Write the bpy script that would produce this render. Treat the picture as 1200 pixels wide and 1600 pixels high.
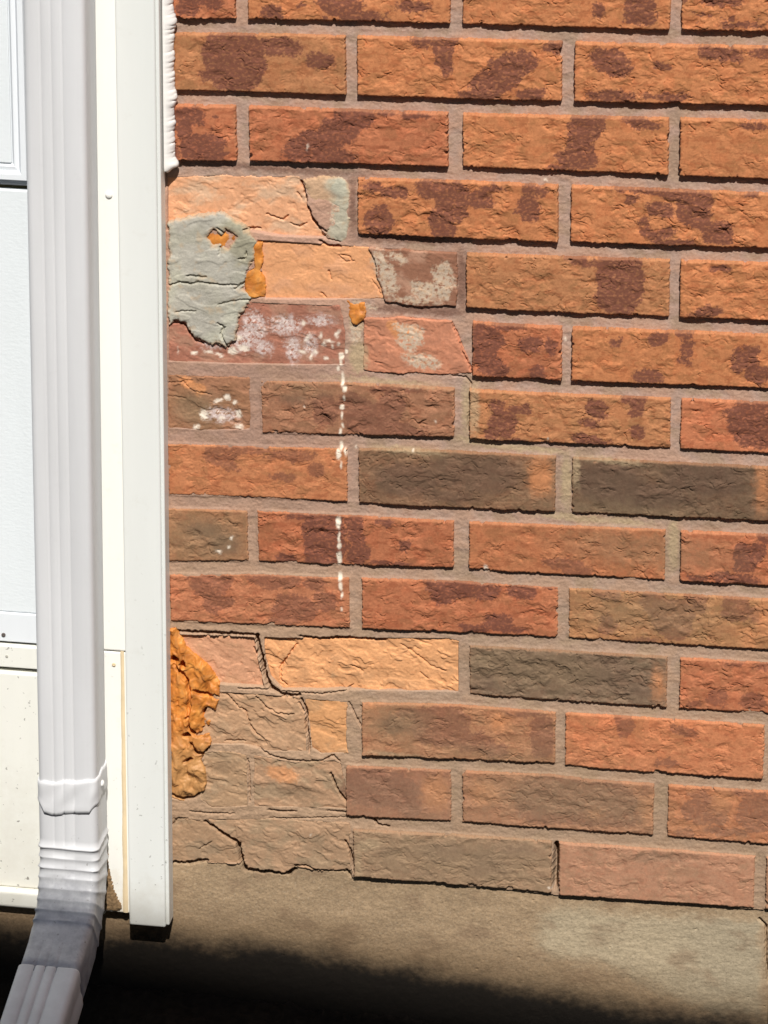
import bpy, math, random
import numpy as np
from mathutils import Matrix, Vector
random.seed(4)
for _o in list(bpy.data.objects): bpy.data.objects.remove(_o)
S = bpy.context.scene
C = S.collection

# ------------------------------------------------------------------ camera
# solved from the brick grid: x right, v down (mm on the wall), y into the wall
FPX = 6000.0
_a, _b, _c = math.radians(21.59), math.radians(8.64), math.radians(2.81)
CAM = np.array([577.2, -789.5, -3361.8])          # mm: u, v(down), depth
Rx = np.array([[1,0,0],[0,math.cos(_a),-math.sin(_a)],[0,math.sin(_a),math.cos(_a)]])
Ry = np.array([[math.cos(_b),0,math.sin(_b)],[0,1,0],[-math.sin(_b),0,math.cos(_b)]])
Rz = np.array([[math.cos(_c),-math.sin(_c),0],[math.sin(_c),math.cos(_c),0],[0,0,1]])
R = Rz @ Ry @ Rx
def inv(px, py, d=0.0):
    """where the sight line of a traced point meets the vertical plane d mm in front of the brick faces -> (u, v) mm"""
    k = R.T @ np.array([(px-600)/FPX, (py-800)/FPX, 1.0])
    t = (-d - CAM[2]) / k[2]
    return CAM[0] + k[0]*t, CAM[1] + k[1]*t
V0 = inv(500, 1575)[1]                             # ground level at the foot of the wall
def W(u, v, d=0.0):                                # mm -> metres in the world
    return (u/1000.0, -d/1000.0, (V0 - v)/1000.0)
cam = bpy.data.cameras.new("camera"); cam_o = bpy.data.objects.new("camera", cam); C.objects.link(cam_o)
right = R[0]; down = R[1]; fwd = R[2]
tw = lambda k: Vector((k[0], k[2], -k[1]))
M = Matrix((tw(right), -tw(down), -tw(fwd))).transposed().to_4x4()
M.translation = Vector(W(CAM[0], CAM[1], -CAM[2]))
cam_o.matrix_world = M
cam.sensor_fit = 'VERTICAL'; cam.sensor_height = 24.0; cam.lens = FPX/1600*24.0
cam.clip_start = 0.05; cam.clip_end = 500
S.camera = cam_o

# ------------------------------------------------------------------ light
SUN_EL, SUN_AZ = math.radians(49), math.radians(14)      # azimuth: turned to the right of the wall's normal
sd = Vector((math.sin(SUN_AZ)*math.cos(SUN_EL), -math.cos(SUN_AZ)*math.cos(SUN_EL), math.sin(SUN_EL)))
world = bpy.data.worlds.new("World"); S.world = world; world.use_nodes = True
nt = world.node_tree; bg = nt.nodes["Background"]
sky = nt.nodes.new("ShaderNodeTexSky"); sky.sky_type = 'NISHITA'; sky.sun_disc = False
sky.sun_elevation = SUN_EL; sky.sun_rotation = math.radians(180-14)
sky.air_density = 1.0; sky.dust_density = 1.5
nt.links.new(sky.outputs[0], bg.inputs[0]); bg.inputs[1].default_value = 0.062
sl = bpy.data.lights.new("sun", 'SUN'); sl.energy = 5.0; sl.angle = math.radians(0.5); sl.color = (1.0, 0.965, 0.91)
so = bpy.data.objects.new("sun", sl); C.objects.link(so); so.location = sd*20
so.rotation_euler = sd.to_track_quat('Z', 'Y').to_euler()
S.view_settings.view_transform = 'Standard'; S.view_settings.look = 'None'
S.view_settings.exposure = 0.0; S.view_settings.gamma = 1.0
S.render.engine = 'CYCLES'; S.cycles.max_bounces = 6; S.cycles.use_denoising = True

# ------------------------------------------------------------------ numpy noise
def _h(ix, iy, seed):
    n = (ix.astype(np.int64)*374761393 + iy.astype(np.int64)*668265263 + seed*1442695041) & 0xffffffff
    n = ((n ^ (n >> 13)) * 1274126177) & 0xffffffff
    return (n ^ (n >> 16)) & 0xffffffff
def noise(x, y, seed=0):                           # gradient noise, about -1..1
    ix = np.floor(x); iy = np.floor(y); fx = x-ix; fy = y-iy
    ix = ix.astype(np.int64); iy = iy.astype(np.int64)
    sx = fx*fx*fx*(fx*(fx*6-15)+10); sy = fy*fy*fy*(fy*(fy*6-15)+10)
    def g(dx, dy):
        a = _h(ix+dx, iy+dy, seed) * (2*np.pi/4294967296.0)
        return np.cos(a)*(fx-dx) + np.sin(a)*(fy-dy)
    a = g(0,0)*(1-sx) + g(1,0)*sx; b = g(0,1)*(1-sx) + g(1,1)*sx
    return (a*(1-sy) + b*sy)*1.45
def fbm(x, y, seed=0, o=4, gain=.5):
    r = 0; a = 1; t = 0
    for i in range(o):
        r = r + a*noise(x*2**i+i*7.3, y*2**i-i*3.1, seed+i*17); t += a; a *= gain
    return r/t*1.5
def ss(a, b, x):
    t = np.clip((x-a)/(b-a), 0, 1); return t*t*(3-2*t)
def lin(*c):
    c = np.array(c, float)/255.0
    return np.where(c <= .04045, c/12.92, ((c+.055)/1.055)**2.4)
def mix(col, c, m): return col*(1-m[..., None]) + c*m[..., None]

def psdf(u, v, poly):                              # signed distance, positive inside
    p = np.array(poly, float); n = len(p)
    d = np.full(u.shape, 1e9); ins = np.zeros(u.shape, bool)
    for i in range(n):
        a = p[i]; b = p[(i+1) % n]; e = b-a
        wx = u-a[0]; wy = v-a[1]
        t = np.clip((wx*e[0]+wy*e[1])/max(e@e, 1e-9), 0, 1)
        d = np.minimum(d, (wx-e[0]*t)**2 + (wy-e[1]*t)**2)
        c = (a[1] > v) != (b[1] > v)
        if abs(e[1]) > 1e-9:
            ins ^= c & (u < e[0]*(v-a[1])/e[1] + a[0])
    return np.where(ins, 1, -1)*np.sqrt(d)
def ldist(u, v, line):                             # distance to an open polyline and the run along it 0..1
    p = np.array(line, float); best = np.full(u.shape, 1e9); run = np.zeros(u.shape)
    n = len(p)-1
    for i in range(n):
        a = p[i]; e = p[i+1]-a
        t = np.clip(((u-a[0])*e[0]+(v-a[1])*e[1])/max(e@e, 1e-9), 0, 1)
        d = np.sqrt((u-a[0]-e[0]*t)**2 + (v-a[1]-e[1]*t)**2)
        m = d < best; best = np.where(m, d, best); run = np.where(m, (i+t)/n, run)
    return best, run
def PX(*pts): return [inv(x, y) for x, y in pts]   # traced outline -> mm on the wall

# ------------------------------------------------------------------ materials
def new_mat(name):
    m = bpy.data.materials.new(name); m.use_nodes = True
    return m, m.node_tree, m.node_tree.nodes["Principled BSDF"]
def relief_mat(name, rough=.92, grain=350, bump=.35, spec=.25, var=.18, bscale=900):
    m, t, b = new_mat(name); N = t.nodes; L = t.links
    at = N.new("ShaderNodeAttribute"); at.attribute_name = "Col"
    tc = N.new("ShaderNodeTexCoord")
    n1 = N.new("ShaderNodeTexNoise"); n1.inputs["Scale"].default_value = grain; n1.inputs["Detail"].default_value = 4
    n1.inputs["Roughness"].default_value = .65
    mr = N.new("ShaderNodeMapRange"); mr.inputs[1].default_value = .3; mr.inputs[2].default_value = .7
    mr.inputs[3].default_value = 1-var; mr.inputs[4].default_value = 1+var
    mx = N.new("ShaderNodeMix"); mx.data_type = 'RGBA'; mx.blend_type = 'MULTIPLY'; mx.inputs[0].default_value = 1
    L.new(tc.outputs["Object"], n1.inputs["Vector"]); L.new(n1.outputs["Fac"], mr.inputs[0])
    L.new(at.outputs["Color"], mx.inputs[6]); L.new(mr.outputs[0], mx.inputs[7]); L.new(mx.outputs[2], b.inputs["Base Color"])
    n2 = N.new("ShaderNodeTexNoise"); n2.inputs["Scale"].default_value = bscale; n2.inputs["Detail"].default_value = 3
    L.new(tc.outputs["Object"], n2.inputs["Vector"])
    bp = N.new("ShaderNodeBump"); bp.inputs["Strength"].default_value = bump; bp.inputs["Distance"].default_value = .0006
    L.new(n2.outputs["Fac"], bp.inputs["Height"]); L.new(bp.outputs[0], b.inputs["Normal"])
    b.inputs["Roughness"].default_value = rough; b.inputs["Specular IOR Level"].default_value = spec
    return m
M_brick = relief_mat("fired_clay_brick", bump=.2, var=.12)
M_mortar = relief_mat("mortar", grain=500, var=.12, bump=.4, bscale=1200)
M_conc = relief_mat("concrete", grain=260, var=.13, bump=.5, bscale=700)
M_foam = relief_mat("foam", rough=.55, grain=200, var=.10, bump=.3, spec=.35)
M_soil = relief_mat("soil", rough=1, grain=120, var=.3, bump=.8, spec=.1, bscale=300)
M_cement = relief_mat("cement", grain=180, var=.08, bump=.3)

def paint_mat(name, base, rough=.45, dirt_shade=(.25, .19, .12), dirt_shade_amt=0.0, zlo=0.0, zhi=.1, tex=0.0, texscale=160, spots=0.0, streak=0.0):
    """painted or vinyl sheet: object-space speckle, soft streaks and grime, on the elbow also painted shade, that climbs from the foot of the thing"""
    m, t, b = new_mat(name); N = t.nodes; L = t.links
    tc = N.new("ShaderNodeTexCoord"); geo = N.new("ShaderNodeNewGeometry")
    sep = N.new("ShaderNodeSeparateXYZ"); L.new(geo.outputs["Position"], sep.inputs[0])
    rgb = N.new("ShaderNodeRGB"); rgb.outputs[0].default_value = (*base, 1)
    last = rgb.outputs[0]
    n0 = N.new("ShaderNodeTexNoise"); n0.inputs["Scale"].default_value = 9; n0.inputs["Detail"].default_value = 6
    mp = N.new("ShaderNodeMapping"); mp.inputs["Scale"].default_value = (3, 3, .35)
    L.new(geo.outputs["Position"], mp.inputs[0]); L.new(mp.outputs[0], n0.inputs["Vector"])
    mr0 = N.new("ShaderNodeMapRange"); mr0.inputs[1].default_value = .35; mr0.inputs[2].default_value = .7
    mr0.inputs[3].default_value = 1.0; mr0.inputs[4].default_value = 1-.05-streak
    L.new(n0.outputs["Fac"], mr0.inputs[0])
    mx0 = N.new("ShaderNodeMix"); mx0.data_type = 'RGBA'; mx0.blend_type = 'MULTIPLY'; mx0.inputs[0].default_value = 1
    L.new(last, mx0.inputs[6]); L.new(mr0.outputs[0], mx0.inputs[7]); last = mx0.outputs[2]
    if dirt_shade_amt > 0:
        mr = N.new("ShaderNodeMapRange"); mr.inputs[1].default_value = zhi; mr.inputs[2].default_value = zlo
        mr.inputs[3].default_value = 0; mr.inputs[4].default_value = 1
        L.new(sep.outputs[2], mr.inputs[0])
        n1 = N.new("ShaderNodeTexNoise"); n1.inputs["Scale"].default_value = 60; n1.inputs["Detail"].default_value = 6; n1.inputs["Roughness"].default_value = .7
        L.new(geo.outputs["Position"], n1.inputs["Vector"])
        mm = N.new("ShaderNodeMath"); mm.operation = 'MULTIPLY_ADD'; mm.inputs[1].default_value = 1.6; mm.inputs[2].default_value = -.95
        L.new(n1.outputs["Fac"], mm.inputs[0])
        ad = N.new("ShaderNodeMath"); ad.operation = 'ADD'; L.new(mm.outputs[0], ad.inputs[0]); L.new(mr.outputs[0], ad.inputs[1])
        ml = N.new("ShaderNodeMath"); ml.operation = 'MULTIPLY'; ml.inputs[1].default_value = dirt_shade_amt; ml.use_clamp = True
        L.new(ad.outputs[0], ml.inputs[0])
        mx = N.new("ShaderNodeMix"); mx.data_type = 'RGBA'
        L.new(ml.outputs[0], mx.inputs[0]); L.new(last, mx.inputs[6]); mx.inputs[7].default_value = (*dirt_shade, 1); last = mx.outputs[2]
    if spots > 0:
        n3 = N.new("ShaderNodeTexNoise"); n3.inputs["Scale"].default_value = 190; n3.inputs["Detail"].default_value = 2
        L.new(geo.outputs["Position"], n3.inputs["Vector"])
        mr3 = N.new("ShaderNodeMapRange"); mr3.inputs[1].default_value = .69; mr3.inputs[2].default_value = .74
        mr3.inputs[4].default_value = spots
        L.new(n3.outputs["Fac"], mr3.inputs[0])
        zz = N.new("ShaderNodeMapRange"); zz.inputs[1].default_value = zhi*3+.05; zz.inputs[2].default_value = zlo
        L.new(sep.outputs[2], zz.inputs[0])
        m3 = N.new("ShaderNodeMath"); m3.operation = 'MULTIPLY'; L.new(mr3.outputs[0], m3.inputs[0]); L.new(zz.outputs[0], m3.inputs[1])
        mx = N.new("ShaderNodeMix"); mx.data_type = 'RGBA'
        L.new(m3.outputs[0], mx.inputs[0]); L.new(last, mx.inputs[6]); mx.inputs[7].default_value = (.12, .10, .08, 1); last = mx.outputs[2]
    L.new(last, b.inputs["Base Color"])
    b.inputs["Roughness"].default_value = rough; b.inputs["Specular IOR Level"].default_value = .35
    if tex > 0:
        n2 = N.new("ShaderNodeTexNoise"); n2.inputs["Scale"].default_value = texscale; n2.inputs["Detail"].default_value = 3
        mp2 = N.new("ShaderNodeMapping"); mp2.inputs["Scale"].default_value = (1, 1, 2.2)
        L.new(tc.outputs["Object"], mp2.inputs[0]); L.new(mp2.outputs[0], n2.inputs["Vector"])
        bp = N.new("ShaderNodeBump"); bp.inputs["Strength"].default_value = tex; bp.inputs["Distance"].default_value = .002
        L.new(n2.outputs["Fac"], bp.inputs["Height"]); L.new(bp.outputs[0], b.inputs["Normal"])
    return m
def plain_mat(name, base, rough=.6, spec=.3):
    m, t, b = new_mat(name)
    n = t.nodes.new("ShaderNodeTexNoise"); n.inputs["Scale"].default_value = 80
    tc = t.nodes.new("ShaderNodeTexCoord"); t.links.new(tc.outputs["Object"], n.inputs["Vector"])
    mr = t.nodes.new("ShaderNodeMapRange"); mr.inputs[3].default_value = .85; mr.inputs[4].default_value = 1.15
    t.links.new(n.outputs["Fac"], mr.inputs[0])
    mx = t.nodes.new("ShaderNodeMix"); mx.data_type = 'RGBA'; mx.blend_type = 'MULTIPLY'; mx.inputs[0].default_value = 1
    mx.inputs[6].default_value = (*base, 1); t.links.new(mr.outputs[0], mx.inputs[7]); t.links.new(mx.outputs[2], b.inputs["Base Color"])
    b.inputs["Roughness"].default_value = rough; b.inputs["Specular IOR Level"].default_value = spec
    return m

# ------------------------------------------------------------------ object helpers
def tag(o, label=None, cat=None, group=None, kind=None):
    if label: o["label"] = label
    if cat: o["category"] = cat
    if group: o["group"] = group
    if kind: o["kind"] = kind
    return o
def empty(name, label, cat, loc=(0, 0, 0)):
    o = bpy.data.objects.new(name, None); C.objects.link(o); o.location = loc
    return tag(o, label, cat)
def link(name, me, m, parent=None, smooth=True):
    me.materials.append(m)
    o = bpy.data.objects.new(name, me); C.objects.link(o)
    if smooth: me.polygons.foreach_set("use_smooth", np.ones(len(me.polygons), bool))
    if parent:
        o.parent = parent; o.matrix_parent_inverse = Matrix.Translation(-Vector(parent.location))
    return o
def mesh_np(name, verts, quads, cols=None):
    me = bpy.data.meshes.new(name)
    me.vertices.add(len(verts)); me.vertices.foreach_set("co", verts.astype(np.float32).ravel())
    me.loops.add(quads.size); me.loops.foreach_set("vertex_index", quads.astype(np.int32).ravel())
    me.polygons.add(len(quads)); me.polygons.foreach_set("loop_start", np.arange(0, quads.size, 4, dtype=np.int32))
    me.polygons.foreach_set("loop_total", np.full(len(quads), 4, np.int32))
    me.update(calc_edges=True)
    if cols is not None:
        a = me.color_attributes.new("Col", 'FLOAT_COLOR', 'POINT')
        cc = np.ones((len(verts), 4), np.float32); cc[:, :3] = np.clip(cols, 0.004, .95); a.data.foreach_set("color", cc.ravel())
    return me
class Acc:                                          # gathers relief patches into one mesh
    def __init__(s): s.v = []; s.q = []; s.c = []; s.n = 0
    def add(s, v, q, c): s.v.append(v); s.q.append(q+s.n); s.c.append(c); s.n += len(v)
    def build(s, name, m, parent):
        return link(name, mesh_np(name, np.concatenate(s.v), np.concatenate(s.q), np.concatenate(s.c)), m, parent)
def relief(sdf, hf, cf, box, res=.75, back=-14, rnd=1.6, edge=(.5, .9), seed=0):
    """height-field patch: sdf(u,v) outline, hf height toward the viewer in mm, cf colour, the rim dropping back to `back`"""
    u0, v0, u1, v1 = box
    nu = int((u1-u0+4*res)/res)+1; nv = int((v1-v0+4*res)/res)+1
    U, V = np.meshgrid(u0-2*res+np.arange(nu)*res, v0-2*res+np.arange(nv)*res)
    s = sdf(U, V) - 2.6*ss(.45, .8, noise(U/9, V/9, 95+seed))*(back == -10) + edge[0]*noise(U/2.3, V/2.3, 91+seed) + edge[1]*noise(U/13, V/13, 37+seed)
    gy, gx = np.gradient(s, res); gn = np.sqrt(gx*gx+gy*gy)+1e-6
    H = hf(U, V, s); Cc = cf(U, V, s)
    ins = s > 0
    H = H - rnd*np.clip(1-s/(rnd*1.1), 0, 1)**2
    mv = np.where(ins, 0, -s); mv = np.clip(mv, 0, 1.4*res)
    U2 = U + gx/gn*mv; V2 = V + gy/gn*mv
    H = np.where(ins, H, back)
    near = ins.copy()
    for dy in (-1, 0, 1):
        for dx in (-1, 0, 1):
            near |= np.roll(np.roll(ins, dy, 0), dx, 1)
    f = near[:-1, :-1] & near[1:, :-1] & near[:-1, 1:] & near[1:, 1:]
    anyin = ins[:-1, :-1] | ins[1:, :-1] | ins[:-1, 1:] | ins[1:, 1:]
    f &= anyin
    idx = np.arange(nu*nv).reshape(nv, nu)
    q = np.stack([idx[1:, :-1][f], idx[1:, 1:][f], idx[:-1, 1:][f], idx[:-1, :-1][f]], 1)
    used = np.unique(q); mp = np.zeros(nu*nv, np.int64); mp[used] = np.arange(len(used))
    P = np.stack([U2.ravel()/1000, -H.ravel()/1000, (V0-V2.ravel())/1000], 1)[used]
    return P, mp[q], Cc.reshape(-1, 3)[used]
def bbox(poly):
    p = np.array(poly); return p[:, 0].min(), p[:, 1].min(), p[:, 0].max(), p[:, 1].max()

def cube_faces(vs, fs, x0, x1, y0, y1, z0, z1):
    n = len(vs)
    vs += [(x0,y0,z0),(x1,y0,z0),(x1,y1,z0),(x0,y1,z0),(x0,y0,z1),(x1,y0,z1),(x1,y1,z1),(x0,y1,z1)]
    fs += [tuple(n+i for i in f) for f in ((0,3,2,1),(4,5,6,7),(0,1,5,4),(1,2,6,5),(2,3,7,6),(3,0,4,7))]
def bevel_box(name, boxes, m, parent=None, bev=.0015, seg=2, smooth=True):
    vs, fs = [], []
    for b in boxes: cube_faces(vs, fs, *b)
    me = bpy.data.meshes.new(name); me.from_pydata(vs, [], fs); me.update()
    o = link(name, me, m, parent, False)
    if bev > 0:
        md = o.modifiers.new("bevel", 'BEVEL'); md.width = bev; md.segments = seg; md.limit_method = 'ANGLE'; md.harden_normals = False
    return o
def disc_head(name, u, v, d, r, h, m, parent, seg=14, dome=True):
    vs, fs = [], []
    prof = [(0, r), (h*.6, r*.95), (h, r*.6), (h*1.08, .0001)] if dome else [(0, r), (h, r*.97), (h, r*.5), (h*.5, .0001)]
    for hh, rr in prof:
        for i in range(seg):
            a = 2*math.pi*i/seg; vs.append(W(u+rr*math.cos(a), v+rr*math.sin(a), d+hh))
    for k in range(len(prof)-1):
        for i in range(seg):
            j = (i+1) % seg; fs.append((k*seg+i, (k+1)*seg+i, (k+1)*seg+j, k*seg+j))
    me = bpy.data.meshes.new(name); me.from_pydata(vs, [], fs); me.update()
    return link(name, me, m, parent)

# ================================================================== BRICK WALL
wall = empty("brick_wall", "weathered orange brick wall with spalled, patched bricks beside the white trim", "brick wall", (0.2, 0, 0))

# traced lower edges of the courses (photo trace -> mm)
KN = {0: [(268,30),(400,31),(700,38),(1043,48),(1200,50)], 1: [(268,142),(400,145),(545,150),(800,158),(1200,166)],
 2: [(268,252),(400,253),(693,261),(800,265),(1200,281)], 3: [(258,366),(567,367),(800,377),(1200,389)],
 4: [(262,468),(590,474),(728,481),(800,487),(1200,502)], 5: [(258,570),(400,574),(530,577),(733,588),(800,592),(1200,608)],
 6: [(258,673),(400,677),(707,684),(800,690),(1200,709)], 7: [(258,774),(400,778),(545,785),(633,791),(870,801),(1040,808),(1200,815)],
 8: [(258,878),(400,877),(530,883),(707,888),(800,895),(1200,916)], 9: [(265,971),(400,976),(540,982),(800,993),(1200,1016)],
 10: [(270,1072),(400,1077),(715,1084),(800,1091),(1200,1116)], 11: [(270,1172),(400,1174),(570,1181),(733,1188),(870,1194),(900,1200),(1200,1219)],
 12: [(270,1262),(400,1265),(580,1278),(723,1285),(800,1291),(1020,1306),(1200,1320)], 13: [(270,1358),(400,1362),(560,1371),(857,1396),(870,1399),(1177,1420),(1200,1421)]}
KMM = {r: np.array(PX(*k)) for r, k in KN.items()}
def bot(r, u):                                     # lower edge of course r, mm
    if r < 0: return bot(0, u) + 67.0*r
    k = KMM[r]; u = np.asarray(u, float)
    y = np.interp(u, k[:, 0], k[:, 1])
    sl_ = (k[-1, 1]-k[-2, 1])/(k[-1, 0]-k[-2, 0]); s0 = .0
    return y + np.where(u > k[-1, 0], (u-k[-1, 0])*.012, 0)
GAP = {0: 14}
def top(r, u): return bot(r-1, u) + {4: 14., 11: 12., 12: 12., 13: 14.}.get(r, 13.4)
def quad(r, x0, x1, off=0):
    ym = sum(b for a, b in KN[max(r, 0)])/len(KN[max(r, 0)]) - 45
    u0 = inv(x0, ym)[0]; u1 = inv(x1, ym)[0]
    return band(r, u0, u1)
def band(r, u0, u1):
    us = np.linspace(u0, u1, max(3, int((u1-u0)/35)+2))
    return [(u, float(top(r, u))) for u in us] + [(u, float(bot(r, u))) for u in us[::-1]]

O_ = lin(190,124,82); R_ = lin(181,113,79); T_ = lin(174,119,81); B_ = lin(156,109,82); D_ = lin(118,90,66)
G_ = lin(138,116,88); K_ = lin(190,128,98); PU = lin(114,70,56); PE = lin(224,158,108); TN = lin(184,142,100)
CE = lin(176,171,159); WH = lin(236,222,204); LV = lin(202,182,176); MO = lin(172,145,130); MS = lin(176,154,122)

# stains, traced: x, y, rx, ry, angle
PURPLE = [(292,10,16,14,0),(330,4,20,9,0),(530,8,34,18,20),(560,26,34,9,0),(645,10,26,7,0),(935,15,9,12,0),(1000,18,23,20,0),(1125,3,30,7,0),(1160,40,30,5,0),(425,20,14,12,0),
 (365,95,44,42,-10),(330,118,16,10,0),(435,74,34,13,0),(395,70,46,8,0),(500,95,20,12,0),(678,64,34,10,0),(694,92,11,24,-10),(800,102,34,18,-15),(775,128,38,20,-25),(748,150,30,8,0),
 (955,98,30,17,20),(1036,103,12,7,0),(1125,84,34,10,5),(955,150,36,8,0),(1040,152,34,6,0),(1190,82,16,8,0),(870,74,18,10,0),(830,150,20,10,0),
 (296,182,22,14,0),(285,205,12,12,0),(318,232,32,20,0),(272,240,10,10,0),(552,184,30,18,-10),(530,205,28,22,-20),(490,222,40,16,-15),(500,243,52,12,0),(650,181,24,5,0),(605,176,14,5,0),
 (918,192,26,22,10),(908,222,18,26,10),(900,250,30,14,0),(872,262,16,5,0),(1000,192,28,8,8),(1180,198,18,6,0),
 (593,345,21,21,0),(583,292,16,7,0),(615,302,22,10,0),(690,298,40,14,5),(705,322,24,20,20),(692,352,20,24,0),(750,312,19,12,0),(825,326,17,20,0),(835,298,18,8,0),(770,296,20,5,0),
 (1000,297,40,6,5),(1058,304,32,12,15),(1085,325,24,26,10),(1100,350,12,12,0),(1122,366,22,17,0),(1006,346,11,7,0),(1032,328,20,10,10),(1020,370,20,9,40),(986,313,11,7,0),(1060,380,26,6,0),(1040,364,12,8,0),(1175,306,14,4,0),
 (968,440,33,48,0),(905,408,30,7,15),(1108,486,18,8,0),(1128,420,14,5,0),(1095,493,16,6,0),
 (795,508,24,8,0),(830,538,15,11,0),(862,542,8,14,0),(760,530,24,20,20),(758,560,24,16,30),(776,578,24,10,0),(838,582,12,10,0),
 (1028,530,14,8,-20),(1068,522,13,8,20),(1074,545,9,14,0),(1071,565,10,7,0),(1012,588,22,10,0),(1165,564,22,14,30),(1182,586,16,14,0),(1176,550,10,10,0),(962,535,8,6,0),(1150,575,8,8,0),
 (508,640,19,24,0),(548,634,20,20,0),(580,655,44,26,10),(610,672,56,12,5),(612,637,20,22,0),(606,608,26,6,0),(640,606,18,5,0),
 (776,636,12,10,0),(785,662,20,20,0),(770,678,14,8,0),(932,638,15,14,0),(940,650,8,8,0),(990,624,18,9,0),(994,640,10,14,0),(922,688,28,8,8),(998,676,10,10,0),(920,662,16,5,10),(806,690,20,5,0),(812,640,16,8,0),
 (1178,662,32,36,0),(1150,650,16,12,0),(1190,622,14,10,0),
 (345,712,26,16,0),(375,702,44,8,0),(455,712,38,9,0),(494,733,12,10,0),(360,728,14,8,0),(440,745,20,6,0),
 (508,838,32,44,0),(488,868,12,16,0),(556,825,12,30,0),(560,862,16,20,0),(600,816,14,5,0),(632,853,8,9,0),(448,872,16,8,0),(470,806,24,6,0),(610,882,30,5,0),
 (896,888,28,11,10),(868,880,18,9,0),(880,815,30,5,0),(1163,872,18,22,0),(1148,905,38,9,5),(1185,862,12,14,0),(1196,832,12,18,0),(1090,905,16,6,0),
 (330,912,30,18,0),(332,934,16,22,0),(300,898,16,8,0),(435,908,34,12,0),(400,900,20,8,0),(460,950,32,22,0),(510,940,16,16,0),(440,970,18,8,0),(492,912,14,14,0),(352,942,10,10,0),
 (700,914,36,18,10),(745,922,34,14,0),(690,936,18,10,0),(778,972,22,14,0),(815,925,22,12,0),(740,982,24,6,0),(850,912,20,8,0),(800,984,22,6,0),
 (1022,940,18,32,-15),(1052,968,30,30,0),(1088,934,18,22,0),(1150,946,20,26,0),(950,928,22,11,0),(948,978,12,16,0),(1180,960,12,12,0),(985,918,14,8,0),(1010,1003,18,6,0),
 (1120,1090,14,12,0),(1176,1097,18,14,0),(1150,1038,14,6,0),(1192,1042,12,6,0),(1085,1100,10,6,0),
 (690,1135,44,32,0),(650,1115,30,10,0),(740,1160,26,16,0),(848,1150,20,34,0),(815,1112,30,9,0),(770,1172,24,12,0),
 (975,1128,13,26,-15),(1040,1192,18,7,0),(1068,1142,24,6,15),(1060,1110,20,5,0),
 (900,1250,88,40,0),(880,1224,60,10,0),(960,1280,40,12,0),(1012,1230,10,12,0),(868,1270,60,18,0),
 (1104,1266,34,24,0),(1090,1240,16,8,0),(1182,1270,28,32,0),(1150,1236,30,8,0),(1135,1300,34,7,0),(1070,1300,12,8,0),
 (590,1232,56,30,0),(640,1250,20,30,0)]
DARKG = [(690,1332,44,20,0),(604,1330,16,12,0),(760,1350,40,24,0),(800,1326,46,12,0),(660,1365,24,10,0),(640,750,60,30,0),(740,740,80,34,0),(700,775,60,14,0),
 (950,755,60,34,0),(1010,775,80,24,0),(1100,748,70,30,0),(830,1040,70,30,0),(930,1050,60,34,0),(760,1060,24,18,0),(990,1076,36,14,0),
 (620,1132,30,16,0),(300,640,34,24,0),(350,850,30,20,0),(320,830,36,14,0),(460,625,34,10,0),(1030,1340,60,10,0),(470,1240,44,16,0),(500,1325,30,14,0),(350,1200,24,14,0)]
ORANGE = [(845,745,22,34,0),(1192,760,12,44,0),(1194,960,14,44,0),(1030,1070,14,30,0),(680,1240,26,34,0),(1014,1262,14,34,0),(640,520,16,10,0),(616,515,16,10,60),
 (300,603,20,8,15),(312,612,10,8,0),(290,596,10,6,0),(440,1212,28,14,15),(780,1130,20,18,0),(800,1105,16,8,0),(1080,1230,12,8,0),(1075,1290,18,8,0),(1128,1250,18,26,0),(756,1240,28,22,0),(930,1272,15,10,0),(580,1100,14,10,0),(1170,1000,14,16,0)]
SMEAR = [(745,692,40,7,5),(740,640,10,44,0),(800,702,70,6,3),(884,752,9,50,0),(850,706,50,6,3),(900,812,70,7,3),(1052,850,9,46,0),(975,818,50,5,3),(728,640,8,44,0),(600,598,90,5,2),(900,735,6,30,0),(960,722,50,5,3),
 (560,560,16,26,0),(556,505,12,20,0),(520,1060,4,4,0),(575,1320,26,10,-20),(560,1350,8,30,0),(620,1180,60,5,3),(640,705,60,5,2)]
WHITE = [(533,560,6,8,0),(528,578,4,5,0),(541,552,4,4,0),(536,595,4,14,0),(539,608,5,6,0),(536,637,6,5,0),(533,676,4,8,0),(534,698,4,9,0),(541,706,3,7,0),(530,817,6,12,0),(531,836,3,6,0),(531,852,5,7,0),(531,872,6,13,0),(532,902,5,9,0),(533,916,5,9,0),
 (526,524,5,9,20),(518,544,3,4,0),(505,540,4,5,0),(492,554,5,4,0),(508,562,4,3,0),(486,560,4,6,30),(480,530,4,10,30),(528,540,3,3,0),(500,525,4,6,0),(513,535,12,3,10),(474,508,6,5,0),(380,546,12,7,0),(362,550,10,7,0),(340,556,6,3,0),(302,554,8,4,10),(325,552,10,3,10),(345,560,5,3,0),(372,530,8,6,0),(276,550,2,5,0),
 (470,552,8,4,0),(530,710,6,10,0),(475,634,2,2,0),(681,658,2,3,0),(340,628,10,4,-30),(354,622,8,6,0),(366,630,6,4,0),(318,650,9,9,0),(372,648,7,8,0),(306,668,8,4,0),(372,668,10,4,0),(345,655,7,4,0),(342,862,8,3,0),(358,855,5,3,0),(362,840,4,4,0),(882,534,4,4,0),(856,684,3,3,0),(852,283,4,3,0),(481,230,2,5,20),(759,888,4,6,0),(573,1400,3,3,0),(485,1306,3,3,0),(860,1388,6,3,0),(645,705,3,3,0),(556,700,3,3,0)]
LAV = [(395,515,20,28,0),(445,510,26,16,0),(456,548,12,22,0),(380,535,22,16,0),(484,540,12,18,0),(500,502,22,10,0),(330,540,20,8,0),(345,650,28,12,0),(410,545,16,12,0)]
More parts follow.
